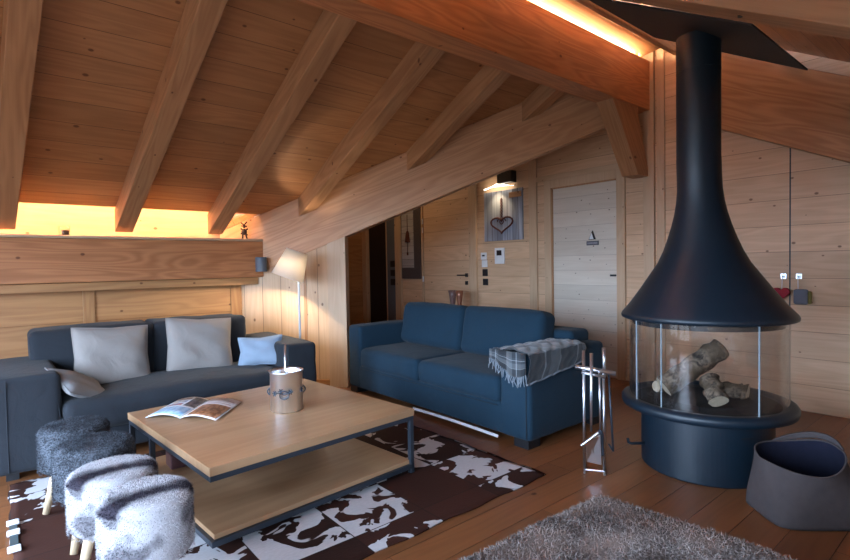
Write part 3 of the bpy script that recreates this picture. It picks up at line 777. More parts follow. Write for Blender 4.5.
# white lining showing under the skirt
g = G(); 
def lin(u, v):
    y = 2.33 + (3.26-2.33)*u; s_ = math.sin(u*PI)
    return (Xf-.008-.012*s_+v*.01, y, .022 + .018*v*1.0 + .012*math.sin(u*PI*1.0))
g.grid(lin, 24, 2, uv=False)
o = mk('lining', g, M['white_lining'], t, smooth=True); s_ = o.modifiers.new('t','SOLIDIFY'); s_.thickness = .006
for fx, fy in ((Xf+.07,Ya+.08),(Xk-.07,Ya+.08),(Xf+.07,Yb-.08),(Xk-.07,Yb-.08)):
    mk('foot', G().box(fx-.06,fx+.06,fy-.06,fy+.06,0,.055), M['black'], t)
g = G().tube([(Xf-.003,Ya+.026,.59),(Xf-.003,Ya+.026,.07)], .003, 6).tube([(Xf-.004, Ya+.27,.245),(Xf-.004,Yb-.22,.245)], .003, 6)
mk('seam', g, M['seam'], t)

# plaid throw over the near arm
th = thing('plaid_throw', 'grey and black plaid wool throw with fringes draped over the blue sofa arm', 'blanket', (2.9,2.2,.62))
def thf(u, v):
    # u along the arm (x), v across: from inner side over the top and down the outer side
    x = 2.52 + .62*u + .05*math.sin(v*3)
    seg = v*(.16+.26+.20)
    top = .632; yi, yo = Ya+.275, Ya-.014
    if seg < .16: y, z = yi+.012, top-(.16-seg)*.62
    elif seg < .42: y, z = yi-(seg-.16)/.26*(yi-yo), top+.008*math.sin((seg-.16)/.26*PI)
    else: y, z = yo-.004, top-(seg-.42)*(1.0-.35*u)
    # front drop over the arm's front edge
    if u < .12 and .16 <= seg <= .42:
        z -= 0.0
    w = .007*math.sin(u*23+v*5)+.005*math.sin(v*31+u*9)
    return (x+.01*math.sin(v*17), y-abs(w)*.7, z+abs(w))
g = G().grid(thf, 60, 48)
o = mk('cloth', g, M['plaid'], th, smooth=True); s_ = o.modifiers.new('t','SOLIDIFY'); s_.thickness = .008; s_.offset = 1
# front flap
def flap(u, v):
    y = Ya-.016 + .30*u; x = 2.53 - .012 - .006*math.sin(u*20)
    return (x - .0*v, y, .637 - v*(.11+.05*math.sin(u*4+.5)))
g = G().grid(flap, 24, 10)
fl = o = mk('cloth_flap', g, M['plaid'], th, smooth=True); s_ = o.modifiers.new('t','SOLIDIFY'); s_.thickness = .008
g = G(); rnd = random.Random(5)
for k in range(26):
    u = k/25; p = Vector(flap(u, 1)); l = rnd.uniform(.04,.07)
    g.tube([p, p+Vector((rnd.gauss(-.004,.003), rnd.gauss(0,.005), -l*.5)), p+Vector((rnd.gauss(-.004,.004), rnd.gauss(0,.008), -l))], [.0045,.004,.003], 6)
mk('fringe', g, plain('fringe_wool', (.17,.20,.23), .95), fl)
g = G()
def edge(u): return Vector(thf(u, 1.0))
g.tube([edge(k/20)+Vector((0,-.004,0)) for k in range(21)], .006, 6)
mk('hem', g, plain('hem_wool', (.2,.22,.25), .95), th)

# ------------------------------------------------------------------ floor lamp
L0 = Vector((2.12, 4.36, 0))
t = thing('floor_lamp', 'white floor lamp with tilted lit drum shade in the corner beside the charcoal sofa', 'lamp', L0)
mk('base', G().lathe([(.0,.0),(.12,.0),(.12,.012),(.115,.018),(.0,.02)], L0, 40), M['white_plastic'], t, smooth=False)
mk('pole', G().tube([L0+Vector((0,0,.015)), L0+Vector((0,0,1.20)), L0+Vector((-.01,.01,1.24))], .010, 14), M['white_plastic'], t, smooth=True)
# camera-independent shade: axis tilted toward the sofa
ax = Vector((-.20,.14,-.90)); 
cw = Vector((2.035,4.41,1.115)); cs = Vector((2.115,4.365,1.355))
axis = (cs-cw).normalized(); q = axis.to_track_quat('Z','Y').to_matrix().to_4x4()
H = (cs-cw).length
M['shade'], nt_, b_ = nm('lamp_shade_fabric')
b_.inputs['Base Color'].default_value = C(.85,.82,.78); b_.inputs['Roughness'].default_value = .9
b_.inputs['Transmission Weight'].default_value = 0
_k = N(nt_); tr = _k.n('ShaderNodeBsdfTranslucent'); tr.inputs[0].default_value = C(.9,.84,.76); mx = _k.n('ShaderNodeMixShader'); mx.inputs[0].default_value = .62
_k.l(b_.outputs[0], mx.inputs[1]); _k.l(tr.outputs[0], mx.inputs[2]); _k.l(mx.outputs[0], nt_.nodes['Material Output'].inputs[0])
g = G().lathe([(.150,0),(.100,H),(.0975,H),(.1475,0),(.150,0)], (0,0,0), 56); g.xf(Matrix.Translation(cw) @ q)
mk('lamp_shade', g, M['shade'], t, smooth=True)
g = G().lathe([(.0,.0),(.018,.006),(.028,.03),(.024,.055),(.012,.08),(.0,.085)], (0,0,0), 20); g.xf(Matrix.Translation(cw+axis*.09) @ q)
mk('bulb', g, emit('lamp_bulb', (1.0,.82,.58), 80), t, smooth=True)
g = G().lathe([(.02,0),(.02,.07),(.0,.07)], (0,0,0), 16); g.xf(Matrix.Translation(cw+axis*.175) @ q)
mk('socket', g, M['white_plastic'], t)

# wall speaker/sconce on the beam
o = thing('wall_speaker', 'small blue-grey cylindrical wall fitting at the right end of the wall beam', 'speaker', (1.985,4.90,1.17))
mk('body', G().lathe([(.0,1.17),(.052,1.17),(.055,1.175),(.055,1.31),(.050,1.315),(.0,1.312)], (1.985,4.895,0), 32), M['speaker'], o, smooth=False)
mk('bracket', G().box(1.97,2.0,4.935,4.962,1.21,1.27), M['black'], o)

# niche figures
o = thing('carved_figure', 'small dark stick figure with antlers standing in the right end of the niche', 'figurine', (1.87,5.02,1.497))
g = G().tube([(1.855,5.02,1.497),(1.858,5.02,1.55)], .008, 8).tube([(1.90,5.02,1.497),(1.885,5.02,1.55)], .008, 8)
g.lathe([(.0,1.535),(.022,1.545),(.028,1.565),(.022,1.59),(.0,1.60)], (1.872,5.02,0), 14)
g.tube([(1.838,5.02,1.60),(1.872,5.02,1.575),(1.905,5.02,1.535)], .007, 8).tube([(1.838,5.02,1.545),(1.872,5.02,1.57),(1.908,5.02,1.60)], .007, 8)
mk('body', g, M['figure'], o, smooth=True)
g = G().tube([(1.84,5.02,1.66),(1.872,5.02,1.632),(1.90,5.02,1.668)], .007, 8).lathe([(.0,1.60),(.012,1.61),(.014,1.63),(.0,1.645)], (1.872,5.02,0), 12).tube([(1.845,5.02,1.625),(1.90,5.02,1.625)], .006, 8)
mk('head', g, M['figure'], o, smooth=True)
o = thing('glass_tealight', 'small glass candle holder with dark contents in the left opening of the niche', 'candle holder', (.413,5.02,1.497))
mk('cup', G().lathe([(.0,1.498),(.036,1.498),(.040,1.505),(.040,1.575),(.038,1.575),(.037,1.506),(.0,1.504)], (.413,5.02,0), 28), M['glass'], o, smooth=True)
mk('candle', G().lathe([(.0,1.505),(.024,1.506),(.026,1.54),(.0,1.545)], (.42,5.02,0), 20), M['figure'], o, smooth=True)

# ------------------------------------------------------------------ things on wall_right
XS = XB-.001
# switches by grey strip
for z, w in ((1.20,'top'),(1.075,'middle'),(.95,'bottom')):
    pass
def plate(name, label, y0, y1, z0, z1, mat, cat, x=XS, dep=.012, group=None, kids=()):
    o = mk(name, G().box(x-dep, x, y0, y1, z0, z1), mat, None, bevel=.003, origin=(x, (y0+y1)/2, (z0+z1)/2)); tag(o, label, cat, group)
    for nm_, a, b_, c, d, mm in kids: mk(nm_, G().box(x-dep-.003, x-dep+.001, a, b_, c, d), mm, o)
    return o
_o = []
for z, lab in ((1.235,'topmost of the three black switches on the grey strip beside the dark door'),(1.09,'middle one of the three black switches on the grey strip beside the dark door'),(.945,'lowest of the three black switches on the grey strip beside the dark door')):
    o = mk('light_switch', G().box(XB-.032, XB-.0205, 6.50, 6.62, z-.05, z+.05), M['black'], None, bevel=.003, origin=(XB-.02,6.56,z)); tag(o, lab, 'switch', 'black switches on the grey strip')
plate('thermostat', 'small white thermostat above the stack of switches by the wooden door', 4.535,4.635,1.262,1.355, M['white_plastic'], 'thermostat', kids=(('display',4.565,4.61,1.305,1.325,M['black']),))
plate('light_switch', 'white switch right under the thermostat', 4.525,4.62,1.165,1.255, M['white_plastic'], 'switch')
plate('light_switch', 'upper black switch under the white switch beside the wooden door', 4.525,4.61,1.05,1.14, M['black'], 'switch')
plate('light_switch', 'lowest black switch below the thermostat beside the wooden door', 4.52,4.605,.93,1.015, M['black'], 'switch')
plate('intercom', 'white intercom panel with a black screen below the heart picture', 4.23,4.385,1.205,1.405, M['white_plastic'], 'intercom', dep=.02, kids=(('screen',4.27,4.35,1.31,1.375,M['black']),))

# heart picture
M['oldwood'] = wood('weathered_grey_boards', C(.34,.37,.44), C(.17,.18,.22), .085, .004, .1, .8, .28)
o = thing('heart_picture', 'weathered grey-blue board picture with a rusty iron heart on it', 'picture', (XB,4.25,1.5))
mk('board', G().box(XS-.022, XS, 3.93, 4.555, 1.495, 2.115), M['oldwood'], o, wc='z', bevel=.003)
g = G(); pts = []
hy, hz = 4.255, 1.70
for k in range(32):
    a = k*2*PI/32; xx = 16*math.sin(a)**3; zz = 13*math.cos(a)-5*math.cos(2*a)-2*math.cos(3*a)-math.cos(4*a)
    pts.append((XS-.028, hy+xx*.0112, hz+zz*.0068))
g.tube(pts, .011, 8, close=True)
for s_ in (-1,1): g.tube([(XS-.028, hy+s_*.05*math.cos(a*PI/8)+s_*.02, hz+.03+.035*math.sin(a*PI/8)) for a in range(0,12)], .006, 6)
ih = mk('iron_heart', g, M['rust'], o, smooth=True)
g = G()
for k in range(7):
    zc = 1.78+k*.036
    g.tube([(XS-.028, hy+.012*math.cos(a*PI/5), zc+.02*math.sin(a*PI/5)) for a in range(10)], .0055, 6, close=True)
mk('chain', g, M['rust'], ih)
mk('wood_tag', G().box(XS-.032, XS-.02, 3.94, 4.13, 2.01, 2.075), M['rafter'], o, wc='y', bevel=.003)
# picture lamp
o = thing('picture_lamp', 'black wall lamp with a bright white shade above the heart picture', 'lamp', (XB,4.25,2.18))
mk('housing', G().box(XS-.10, XS, 4.03, 4.26, 2.19, 2.33), M['black'], o, bevel=.006)
g = G()
def shf(u, v):
    a = PI*u; return (XS-.02-.10*math.sin(a)*v-.0, 4.30-.24*math.cos(a)*v*1.0, 2.155+.07*(1-v)**1.5)
g.grid(shf, 20, 8, uv=False)
oo = mk('lamp_shade', g, emit('picture_lamp_white', (1.0,.88,.68), 5.0), o, smooth=True); s_ = oo.modifiers.new('t','SOLIDIFY'); s_.thickness = .004

# bell picture
o = thing('bell_picture', 'narrow framed picture of a red-brown bell on white boards beside the wooden door', 'picture', (XB,6.1,1.0))
mk('frame', G().box(XS-.02, XS, 5.86, 6.33, 1.00, 2.15), plain('dark_old_frame', (.07,.055,.055), .7, 0, 60, .5), o, bevel=.003)
mk('board', G().box(XS-.026, XS-.019, 6.02, 6.31, 1.17, 2.13), wood('white_painted_boards', C(.42,.40,.40), C(.30,.28,.28), .1, .003, .1, .7, .1), o, wc='y')
mk('bell', G().lathe([(.062,1.56),(.055,1.58),(.045,1.64),(.036,1.70),(.02,1.73),(.0,1.74)], (XS-.03,6.16,0), 24, sx=.4), M['rust'], o, smooth=True)
mk('bell_cord', G().tube([(XS-.03,6.16,1.73),(XS-.03,6.16,1.98)], .006, 6), M['rust'], o)
mk('bell_clapper', G().tube([(XS-.03,6.16,1.57),(XS-.03,6.16,1.41),(XS-.03,6.16,1.405),(XS-.03,6.16,1.36)], [.005,.005,.014,.014], 8), M['rust'], o)

# door sign
o = thing('door_sign', 'tiny triangular ornament over a small dark name plate on the pale door', 'sign', (XB-.006,3.0,1.4))
mk('ornament', G().add([(XB-.018,3.045,1.445),(XB-.018,2.965,1.445),(XB-.018,3.0,1.54),(XB-.007,3.045,1.445),(XB-.007,2.965,1.445),(XB-.007,3.0,1.54)], [(0,1,2)[::-1],(3,4,5),(0,1,4,3),(1,2,5,4),(2,0,3,5)]), M['black'], o)
mk('ornament_face', G().add([(XB-.021,3.036,1.45),(XB-.021,2.985,1.45),(XB-.021,3.008,1.515),(XB-.018,3.036,1.45),(XB-.018,2.985,1.45),(XB-.018,3.008,1.515)], [(0,1,2)[::-1],(3,4,5),(0,1,4,3),(1,2,5,4),(2,0,3,5)]), M['white_plastic'], o)
npl = mk('name_plate', G().box(XB-.018, XB-.007, 2.93, 3.07, 1.385, 1.43), plain('slate_plate', (.10,.10,.12), .6), o)
g = G()
for k in range(8): g.box(XB-.0195, XB-.017, 2.942+k*.015, 2.951+k*.015, 1.399, 1.416)
mk('plate_marks', g, plain('pale_marks', (.34,.34,.38), .6), npl)

# hooks with pouches
def hook(y, label):
    o = mk('wall_hook', G().box(XS-.012, XS, y-.018, y+.018, 1.045, 1.085).tube([(XS-.01,y,1.062),(XS-.035,y,1.058),(XS-.038,y,1.075)], .005, 8), M['chrome'], None, origin=(XS,y,1.065)); tag(o, label, 'hook', 'small steel wall hooks')
hook(1.288, 'small steel hook holding the red heart, left of the panel seam')
hook(1.186, 'small steel hook holding the grey pouch, right of the panel seam')
o = thing('heart_ornament', 'small red cloth heart hanging from a wall hook behind the stove hood', 'ornament', (XS-.03,1.30,.90))
g = G(); pts = []
for sidex in (-.015, .0):
    pass
hp = [(1.30+16*math.sin(k*PI/12)**3*.0038, .93+(13*math.cos(k*PI/12)-5*math.cos(k*PI/6)-2*math.cos(k*PI/4)-math.cos(k*PI/3))*.0036) for k in range(24)]
g.v = [Vector((XS-.045, a, b_)) for a, b_ in hp] + [Vector((XS-.02, a, b_)) for a, b_ in hp]
g.f = [list(range(24)), list(range(24,48))[::-1]] + [[i,(i+1)%24,(i+1)%24+24,i+24] for i in range(24)]; g.m = [0]*len(g.f)
mk('heart', g, M['red'], o, bevel=.006)
mk('cord', G().tube([(XS-.035,1.288,1.07),(XS-.032,1.296,.94)], .003, 6), M['white_lining'], o)
o = thing('cloth_pouch', 'small grey-blue cloth pouch hanging from a wall hook right of the panel seam', 'pouch', (XS-.03,1.17,.86))
mk('bag', G().soft(XS-.05, XS-.012, 1.118, 1.215, .845, .965, .018, (.01,0,0), n=10), M['grey_felt'], o, smooth=True)
mk('side_panel', G().soft(XS-.045, XS-.015, 1.098, 1.122, .85, .95, .010, n=9), M['olive'], o, smooth=True)
mk('cord', G().tube([(XS-.035,1.186,1.07),(XS-.032,1.185,.96)], .003, 6), M['white_lining'], o)

# vases behind the sofa on a slim console
o = thing('console_table', 'slim wooden console standing behind the blue sofa, hidden but for what it holds', 'console', (4.45,4.75,0))
mk('top', G().box(4.28,4.60,4.35,5.15,.58,.61), M['spruce_plain'], o, wc='y', bevel=.003)
for fx in (4.30,4.56):
    for fy in (4.38,5.10): mk('leg', G().box(fx-.018,fx+.018,fy-.018,fy+.018,0,.58), M['spruce_plain'], o, wc='z')
def vase(x, y, label, tilt, r, mat):
    g = G().lathe([(.0,.0),(r*.45,.0),(r*.5,.08),(r*.8,.2),(r,.265),(r*.93,.265),(r*.7,.2),(r*.4,.02),(.0,.02)], (0,0,0), 24)
    g.xf(Matrix.Translation((x,y,.612)) @ Matrix.Rotation(tilt, 4, 'X'))
    o = mk('flared_vase', g, mat, None, smooth=True, origin=(x,y,.612)); tag(o, label, 'vase', 'flared vases behind the blue sofa')
vase(4.42, 4.745, 'slim flared vase with dark rim behind the blue sofa, the left one', 0, .058, plain('streaked_vase', (.16,.09,.08), .35, 0, 60, .8))
vase(4.42, 4.62, 'reddish brown flared vase behind the blue sofa, the right one', 0, .050, M['copper'])

# ------------------------------------------------------------------ stove
FX, FY = 3.17, 1.237
t = thing('round_fireplace', 'round black fireplace with flared hood, glass drum and long flue pipe', 'fireplace', (FX,FY,0))
st = M['stove']
ped = mk('pedestal', G().lathe([(.0,.0),(.340,.0),(.346,.008),(.346,.36),(.0,.362)], (FX,FY,0), 96), st, t, smooth=False)
o = t.children[-1] if t.children else None
mk('hearth_ring', G().lathe([(.30,.345),(.43,.345),(.452,.352),(.458,.368),(.458,.385),(.450,.398),(.43,.404),(.405,.405),(.392,.392),(.38,.385),(.0,.383)], (FX,FY,0), 96), st, t, smooth=True)
mk('fire_bowl', G().lathe([(.378,.3855),(.36,.388),(.26,.388),(.24,.400),(.225,.388),(.0,.388)], (FX,FY,0), 72), M['soot'], t, smooth=True)
drum = mk('glass_drum', G().lathe([(.413,.400),(.413,.868)], (FX,FY,0), 96), M['glass'], t, smooth=True)
for ga in (-.98, -.52, .62):
    g = G(); aa = math.atan2(-FY, -FX)+ga
    for kk in range(2):
        pass
    p0_ = Vector((FX+.4155*math.cos(aa), FY+.4155*math.sin(aa), 0)); tt = Vector((-math.sin(aa), math.cos(aa), 0)); nn_ = Vector((math.cos(aa), math.sin(aa), 0))
    g.hexa([p0_-tt*.0022+Vector((0,0,.402)), p0_+tt*.0022+Vector((0,0,.402)), p0_+tt*.0022+nn_*.006+Vector((0,0,.402)), p0_-tt*.0022+nn_*.006+Vector((0,0,.402)),
            p0_-tt*.0022+Vector((0,0,.868)), p0_+tt*.0022+Vector((0,0,.868)), p0_+tt*.0022+nn_*.006+Vector((0,0,.868)), p0_-tt*.0022+nn_*.006+Vector((0,0,.868))])
    mk('glass_edge', g, M['glass_edge'], drum)
mk('sliding_glass', G().lathe([(.402,.402),(.402,.866)], (FX,FY,0), 96), M['glass'], t, smooth=True)
mk('inner_ring', G().lathe([(.395,.876),(.395,.835),(.37,.832),(.36,.876)], (FX,FY,0), 96), M['soot'], t, smooth=False)
prof = [(.10,.90),(.40,.868),(.445,.868),(.455,.874),(.457,.888),(.450,.902)]
ctrl = [(.450,.902),(.405,.955),(.340,1.045),(.290,1.12),(.243,1.19),(.208,1.262),(.181,1.335),(.157,1.41),(.139,1.48),(.126,1.55),(.119,1.62),(.1175,1.70),(.1175,1.80)]
def lean(g):
    for v in g.v:
        if v.z > .87: v += Vector((-.363,.932,0))*.030*min(1,(v.z-.87)/.9)
    return g
mk('hood', lean(G().lathe(prof+ctrl[1:], (FX,FY,0), 96)), st, t, smooth=True)
fpipe = mk('flue_pipe', lean(G().lathe([(.1165,1.795),(.1165,2.50)], (FX,FY,0), 64)), st, t, smooth=True)
mk('flue_joint', lean(G().lathe([(.1165,2.30),(.1175,2.301),(.1175,2.306),(.1165,2.307)], (FX,FY,0), 64)), st, fpipe, smooth=True)
a = math.atan2(-FY, -FX)   # side toward the room
def pol(r, da, z): return (FX+r*math.cos(a+da), FY+r*math.sin(a+da), z)
g = G()
for k in range(6):
    d0, d1 = .50+k*.035, .535+k*.035
    g.hexa([pol(.344,d0,.262),pol(.3475,d0,.262),pol(.3475,d1,.262),pol(.344,d1,.262),pol(.344,d0,.272),pol(.3475,d0,.272),pol(.3475,d1,.272),pol(.344,d1,.272)])
mk('air_slot', g, M['black'], ped)
mk('air_lever', G().tube([pol(.34,-1.15,.12),pol(.42,-1.17,.115),pol(.435,-1.18,.12),pol(.44,-1.18,.145)], .008, 10), M['stove'], t, smooth=True)

u_ = Vector((.363,-.932,0)); v_ = Vector((.932,.363,0)); FC = Vector((FX,FY,0))
def fp(u, v, z): return FC + u_*u + v_*v + Vector((0,0,z))
def log(label, p0, p1, r, seed, half=False):
    p0, p1 = Vector(p0), Vector(p1); rnd = random.Random(seed); n = 12; g = G(); N_ = 20
    ax_ = (p1-p0); L_ = ax_.length; ax_.normalize(); uu = ax_.orthogonal().normalized(); ww = ax_.cross(uu)
    rr = [1+rnd.uniform(-.10,.10) for _ in range(N_)]; rr = [(rr[i-1]+rr[i]+rr[(i+1)%N_])/3 for i in range(N_)]
    off_ = [Vector((rnd.gauss(0,.004), rnd.gauss(0,.004), rnd.gauss(0,.004))) for _ in range(n+1)]
    for i in range(n+1):
        c = p0+ax_*(L_*i/n)+off_[i]
        for k in range(N_):
            th_ = 2*PI*k/N_; q_ = rr[k]*(1+rnd.uniform(-.035,.035))
            cx_, cy_ = math.cos(th_)*q_, math.sin(th_)*q_
            if half: cy_ = max(cy_, -.15)
            g.v.append(c+(uu*cx_+ww*cy_)*r)
    for i in range(n):
        for k in range(N_): a_ = i*N_+k; b_ = i*N_+(k+1)%N_; g.f.append([a_,b_,b_+N_,a_+N_]); g.m.append(0)
    g.f.append(list(range(N_))[::-1]); g.m.append(1); g.f.append([n*N_+k for k in range(N_)]); g.m.append(1)
    o = mk('fire_log', g, [M['bark'], M['cut']], None, smooth=True, origin=p0)
    me = o.data
    for p_ in me.polygons:
        if p_.material_index == 1: p_.use_smooth = False
    tag(o, label, 'log', 'logs in the fireplace')
log('thick bark-covered log leaning up to the right inside the fireplace glass', fp(-.215,-.10,.455), fp(.085,.04,.690), .062, 1)
log('short pale-barked log with its cut end facing front in the fireplace', fp(.065,-.235,.440), fp(.015,-.13,.545), .050, 2)
log('split log lying at the back of the fireplace behind the short log', fp(.02,.16,.432), fp(.21,.09,.432), .045, 3, True)
log('small log stub lying at the back left of the fireplace', fp(-.26,.05,.425), fp(-.17,.13,.425), .036, 4)

# ------------------------------------------------------------------ fire tools
tx, ty = 2.59, 1.60
ud = Vector((2.629-2.557, 1.547-1.663, 0)).normalized(); vd = Vector((-ud.y, ud.x, 0))
TC = Vector((2.592,1.606,0))
def tp(u, v, z): return TC + ud*u + vd*v + Vector((0,0,z))
t = thing('fire_tool_stand', 'chrome fireplace tool stand on the floor left of the round fireplace', 'tool stand', TC)
g = G()
g.tube([tp(-.058,0,.01), tp(-.058,0,.70)], .0085, 10); g.tube([tp(.05,0,.01), tp(.05,0,.60)], .008, 10)
mk('post', g, M['chrome'], t, smooth=True)
mk('crossbar', G().tube([tp(-.105,0,.605), tp(.115,0,.575)], .013, 10), M['chrome'], t, smooth=True)
mk('crossbar', G().tube([tp(-.07,-.02,.578), tp(.06,-.02,.556)], .009, 10), M['chrome'], t, smooth=True)
g = G().tube([tp(-.062,0,.008), tp(.055,0,.008)], .007, 8).tube([tp(-.058,-.05,.008), tp(-.058,.06,.008)], .006, 8).tube([tp(.05,-.05,.008), tp(.05,.06,.008)], .006, 8)
mk('foot', g, M['chrome'], t)
def tool(name, label, f):
    o = thing(name, label, 'fire tool', TC, group='tools on the chrome fireplace stand'); f(o)
def shovel(o):
    mk('handle', G().tube([tp(-.02,-.03,.24), tp(-.015,-.028,.69)], [.006,.010], 10), M['chrome'], o, smooth=True)
    g = G().hexa([tp(-.045,-.045,.07),tp(.035,-.045,.06),tp(.035,-.037,.06),tp(-.045,-.037,.07),tp(-.05,-.075,.20),tp(.03,-.055,.235),tp(.03,-.045,.235),tp(-.05,-.065,.20)])
    g.tube([tp(-.075,-.085,.175), tp(.02,-.06,.25)], .009, 8)
    mk('blade', g, M['chrome'], o, bevel=.002)
tool('ash_shovel', 'fireplace shovel with square blade hanging on the chrome stand', shovel)
def brush(o):
    mk('handle', G().tube([tp(.03,-.02,.25), tp(.028,-.012,.58)], [.005,.008], 10), M['chrome'], o, smooth=True)
    mk('bristles', G().tube([tp(.03,-.02,.11), tp(.03,-.02,.25)], [.022,.012], 12), plain('dark_bristle', (.05,.06,.08), .9), o)
tool('hearth_brush', 'slim hearth brush hanging in the middle of the chrome stand', brush)
def poker(o):
    mk('handle', G().tube([tp(.055,.03,.55), tp(.052,.03,.715)], .010, 10), M['chrome'], o, smooth=True)
    mk('rod', G().tube([tp(.085,.03,.13), tp(.10,.03,.12), tp(.078,.03,.56)][1:], .006, 8).tube([tp(.10,.03,.12), tp(.075,.03,.16)], .005, 8), M['black_steel'], o, smooth=True)
tool('poker', 'dark poker rod at the right side of the chrome stand', poker)

# ------------------------------------------------------------------ felt basket
bo = Vector((2.583,.718,0)); bu = Vector((.74,-.673,0)); bv = Vector((.673,.74,0))
bc = bo + bu*.305 + bv*.175
t = thing('felt_basket', 'soft taupe felt basket standing on the floor in front of the fireplace', 'basket', bc)
def rimh(ca, sa): return .235 + .075*max(0,ca)**2 + .035*max(0,-ca)**2 + .06*max(0,sa)
def rimp(a_, off_=0.0):
    ca, sa = math.cos(a_), math.sin(a_)
    return bc+bu*((.185-off_)*ca-.085)+bv*((.155-off_)*sa)+Vector((0,0,rimh(ca,sa)))
def bas(off_=0.0, n=72):
    g = G(); rings = 14
    for j in range(rings+1):
        f = j/rings; e_ = f*f*(3-2*f)
        for k in range(n):
            a_ = 2*PI*k/n; ca, sa = math.cos(a_), math.sin(a_); ex = .38
            pb = bc+bu*(math.copysign(abs(ca)**ex, ca)*(.25-off_)-.02)+bv*(math.copysign(abs(sa)**ex, sa)*(.165-off_)); pb.z = .004+off_*.5
            pt_ = rimp(a_, off_); q_ = pb.lerp(pt_, e_); q_.z = pb.z+(pt_.z-pb.z)*f
            g.v.append(q_)
    for j in range(rings):
        for k in range(n): a_ = j*n+k; b_ = j*n+(k+1)%n; g.f.append([a_,b_,b_+n,a_+n]); g.m.append(0)
    g.f.append(list(range(n))[::-1]); g.m.append(0)
    return g
mk('body', bas(0), M['felt'], t, smooth=True)
gi = bas(.006); gi.f = [f[::-1] for f in gi.f]; mk('lining', gi, M['felt_in'], t, smooth=True)
mk('rim', G().tube([rimp(k*2*PI/72, .003) for k in range(72)], .0045, 8, close=True), M['felt'], t, smooth=True)
def strap(u, v):
    a_ = R(-5)+v*R(100); p_ = rimp(a_, -.004)
    return tuple(p_+Vector((0,0,-.012+.035*math.sin(v*PI)**.7+(u-.5)*.030)))
o = mk('handle', G().grid(strap, 3, 20), M['felt'], t, smooth=True); s_ = o.modifiers.new('t','SOLIDIFY'); s_.thickness = .008

# ------------------------------------------------------------------ fur throw on a bench in the foreground
t = thing('daybed', 'low upholstered daybed in the foreground beneath the brown-grey fur throw', 'daybed', (.3,.2,0))
mk('mattress', G().soft(-1.0, 1.535, -.52, .945, .10, .405, .08, (0,0,.01), n=16), M['sofa_grey'], t, smooth=True)
for fx, fy in ((-.9,-.4),(1.42,-.4),(-.9,.78),(1.42,.78)): mk('leg', G().box(fx-.03,fx+.03,fy-.03,fy+.03,0,.11), M['black'], t)
X0, X1, Y0_, Y1_ = -1.02, 1.59, -.54, .985
def bed(u, v):
    # draped sheet: flat top, rounded rims, short sides
    def ed(s, a, b_):
        D = .09; tot = (b_-a)+2*D; q_ = s*tot
        if q_ < D: return a, D-q_
        if q_ > tot-D: return b_, q_-(tot-D)
        return a+(q_-D), 0
    x, dx = ed(u, X0, X1); y, dy = ed(v, Y0_, Y1_)
    ins = min(x-X0, X1-x, y-Y0_, Y1_-y)
    z = .425 - .035*max(0, 1-ins/.07)**2 + .009*math.sin(x*7+1)*math.sin(y*8) + .006*math.sin(x*17+y*13) - max(dx, dy)
    # soften the corner
    cxx, cyy = (X1-x), (Y1_-y)
    if cxx < .12 and cyy < .12:
        k_ = (.12-cxx)*(.12-cyy)/.0144; x -= .035*k_; y -= .035*k_
    return (x+.006*math.sin(y*19), y+.006*math.sin(x*15), z)
g = G().grid(bed, 90, 60, uv=False)
rnd = random.Random(77); sm = []
def bn(u, v):
    e = .004; p = Vector(bed(u, v)); a_ = Vector(bed(min(1,u+e), v))-Vector(bed(max(0,u-e), v)); b_ = Vector(bed(u, min(1,v+e)))-Vector(bed(u, max(0,v-e)))
    n_ = a_.cross(b_); n_ = n_.normalized() if n_.length > 1e-9 else Vector((0,0,1)); return p, n_
for _ in range(62000):
    u = 1-rnd.random()*.56; v = 1-rnd.random()*.62
    sm.append(bn(u, v))
blades(g, sm, .015, .0013, 5, lean=(.35,.15,-.45))
o = mk('fur_throw', g, M['fur_bed'], None, smooth=True, wc='x', origin=(.3,.2,.4)); tag(o, 'large brown-grey fur throw covering the daybed in the foreground', 'fur throw')

# small strap on the rug edge
o = thing('luggage_strap', 'small strap with white ends lying on the left edge of the cowhide rug', 'strap', (.02,2.98,.01))
mk('band', G().box(-.01,.02,2.80,3.14,.011,.016).xf(Matrix.Translation((.005,0,0))), plain('teal_dark_band', (.05,.08,.09), .5), o)
for yy_ in (3.10, 2.98, 2.80): mk('clip', G().box(-.014,.034,yy_-.02,yy_+.03,.011,.024), M['white_lining'], o, bevel=.004)

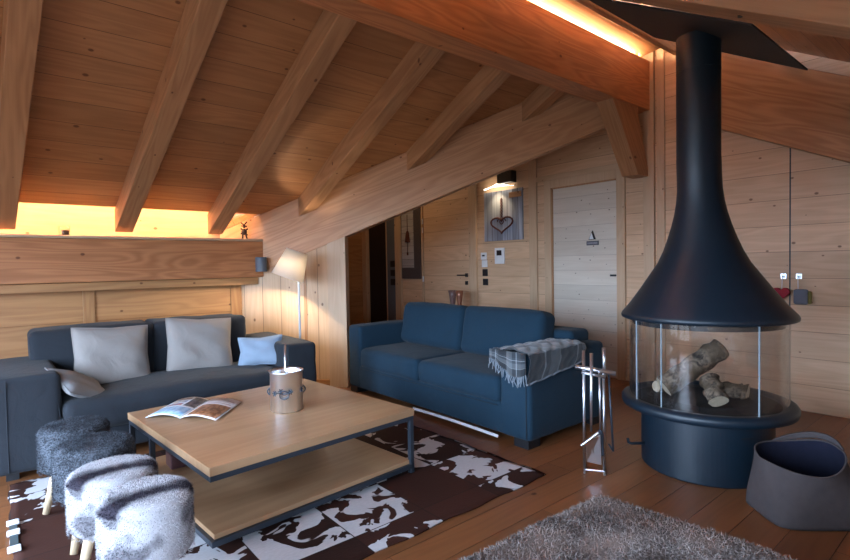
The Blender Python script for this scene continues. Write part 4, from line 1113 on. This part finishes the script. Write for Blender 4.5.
# ------------------------------------------------------------------ lights and world
def area(name, loc, rot, sx, sy, col=(1,1,1), e=0, portal=False):
    l = bpy.data.lights.new(name, 'AREA'); l.shape = 'RECTANGLE'; l.size = sx; l.size_y = sy; l.color = col; l.energy = e
    o = bpy.data.objects.new(name, l); COL.objects.link(o); o.location = loc; o.rotation_euler = rot
    if portal: l.cycles.is_portal = True
    return o
for a_, b_ in WY: area('window_portal', (x0-.01, (a_+b_)/2, (ztop+.06)/2), (0, R(-90), 0), ztop-.06, b_-a_, portal=True)
area('window_portal', (-.7, YS-.11, .95), (R(90),0,0), 1.5, .9, portal=True)
def point(name, loc, e, col, r=.03):
    l = bpy.data.lights.new(name, 'POINT'); l.energy = e; l.color = col; l.shadow_soft_size = r
    o = bpy.data.objects.new(name, l); COL.objects.link(o); o.location = loc; return o
point('floor_lamp_light', cw+axis*.10, 75, (1.0,.80,.58), .03)
point('hall_fill_light', (3.9,5.9,2.35), 9, (1.0,.72,.42), .06)  # unseen warm fill added behind the beam to brighten the hall, no fixture
def spot(name, loc, to, e, col, ang=70, r=.03):
    l = bpy.data.lights.new(name, 'SPOT'); l.energy = e; l.color = col; l.spot_size = R(ang); l.spot_blend = .7; l.shadow_soft_size = r
    o = bpy.data.objects.new(name, l); COL.objects.link(o); o.location = loc
    o.rotation_euler = (Vector(to)-Vector(loc)).to_track_quat('-Z','Y').to_euler(); return o
spot('picture_lamp_light', (XB-.12,4.30,2.13), (XB-.02,4.28,1.5), 9, (1.0,.75,.45), 110)

W_ = bpy.data.worlds.new('sky'); S.world = W_; W_.use_nodes = True
nt = W_.node_tree; bg = nt.nodes['Background']; k = N(nt)
tc = k.n('ShaderNodeTexCoord'); zz = k.sep(tc.outputs['Generated'])[2]
col = k.mix(k.ss(zz, -.12, .10), C(.05,.052,.055), C(.56,.74,1.0)); k.l(col, bg.inputs[0]); bg.inputs[1].default_value = 36.0

# ------------------------------------------------------------------ camera
f_px = 508.743; yaw, pit, rol = R(50.117), R(-1.706), R(1.038)
fw = Vector((math.cos(yaw)*math.cos(pit), math.sin(yaw)*math.cos(pit), math.sin(pit)))
rt = Vector((math.sin(yaw), -math.cos(yaw), 0)); up = rt.cross(fw)
rt2 = rt*math.cos(rol) - up*math.sin(rol); up2 = up*math.cos(rol) + rt*math.sin(rol)
cam = bpy.data.cameras.new('camera'); co = bpy.data.objects.new('camera', cam); COL.objects.link(co); S.camera = co
cam.sensor_width = 36; cam.lens = f_px*36/850; cam.clip_start = .05
mt = Matrix((rt2, up2, -fw)).transposed().to_4x4(); mt.translation = (0,0,1.209); co.matrix_world = mt
S.view_settings.view_transform = 'Standard'; S.view_settings.look = 'None'; S.view_settings.gamma = 1; S.view_settings.use_curve_mapping = False
S.view_settings.exposure = -0.12
for o in bpy.data.objects:
    if '_local' in o: del o['_local']
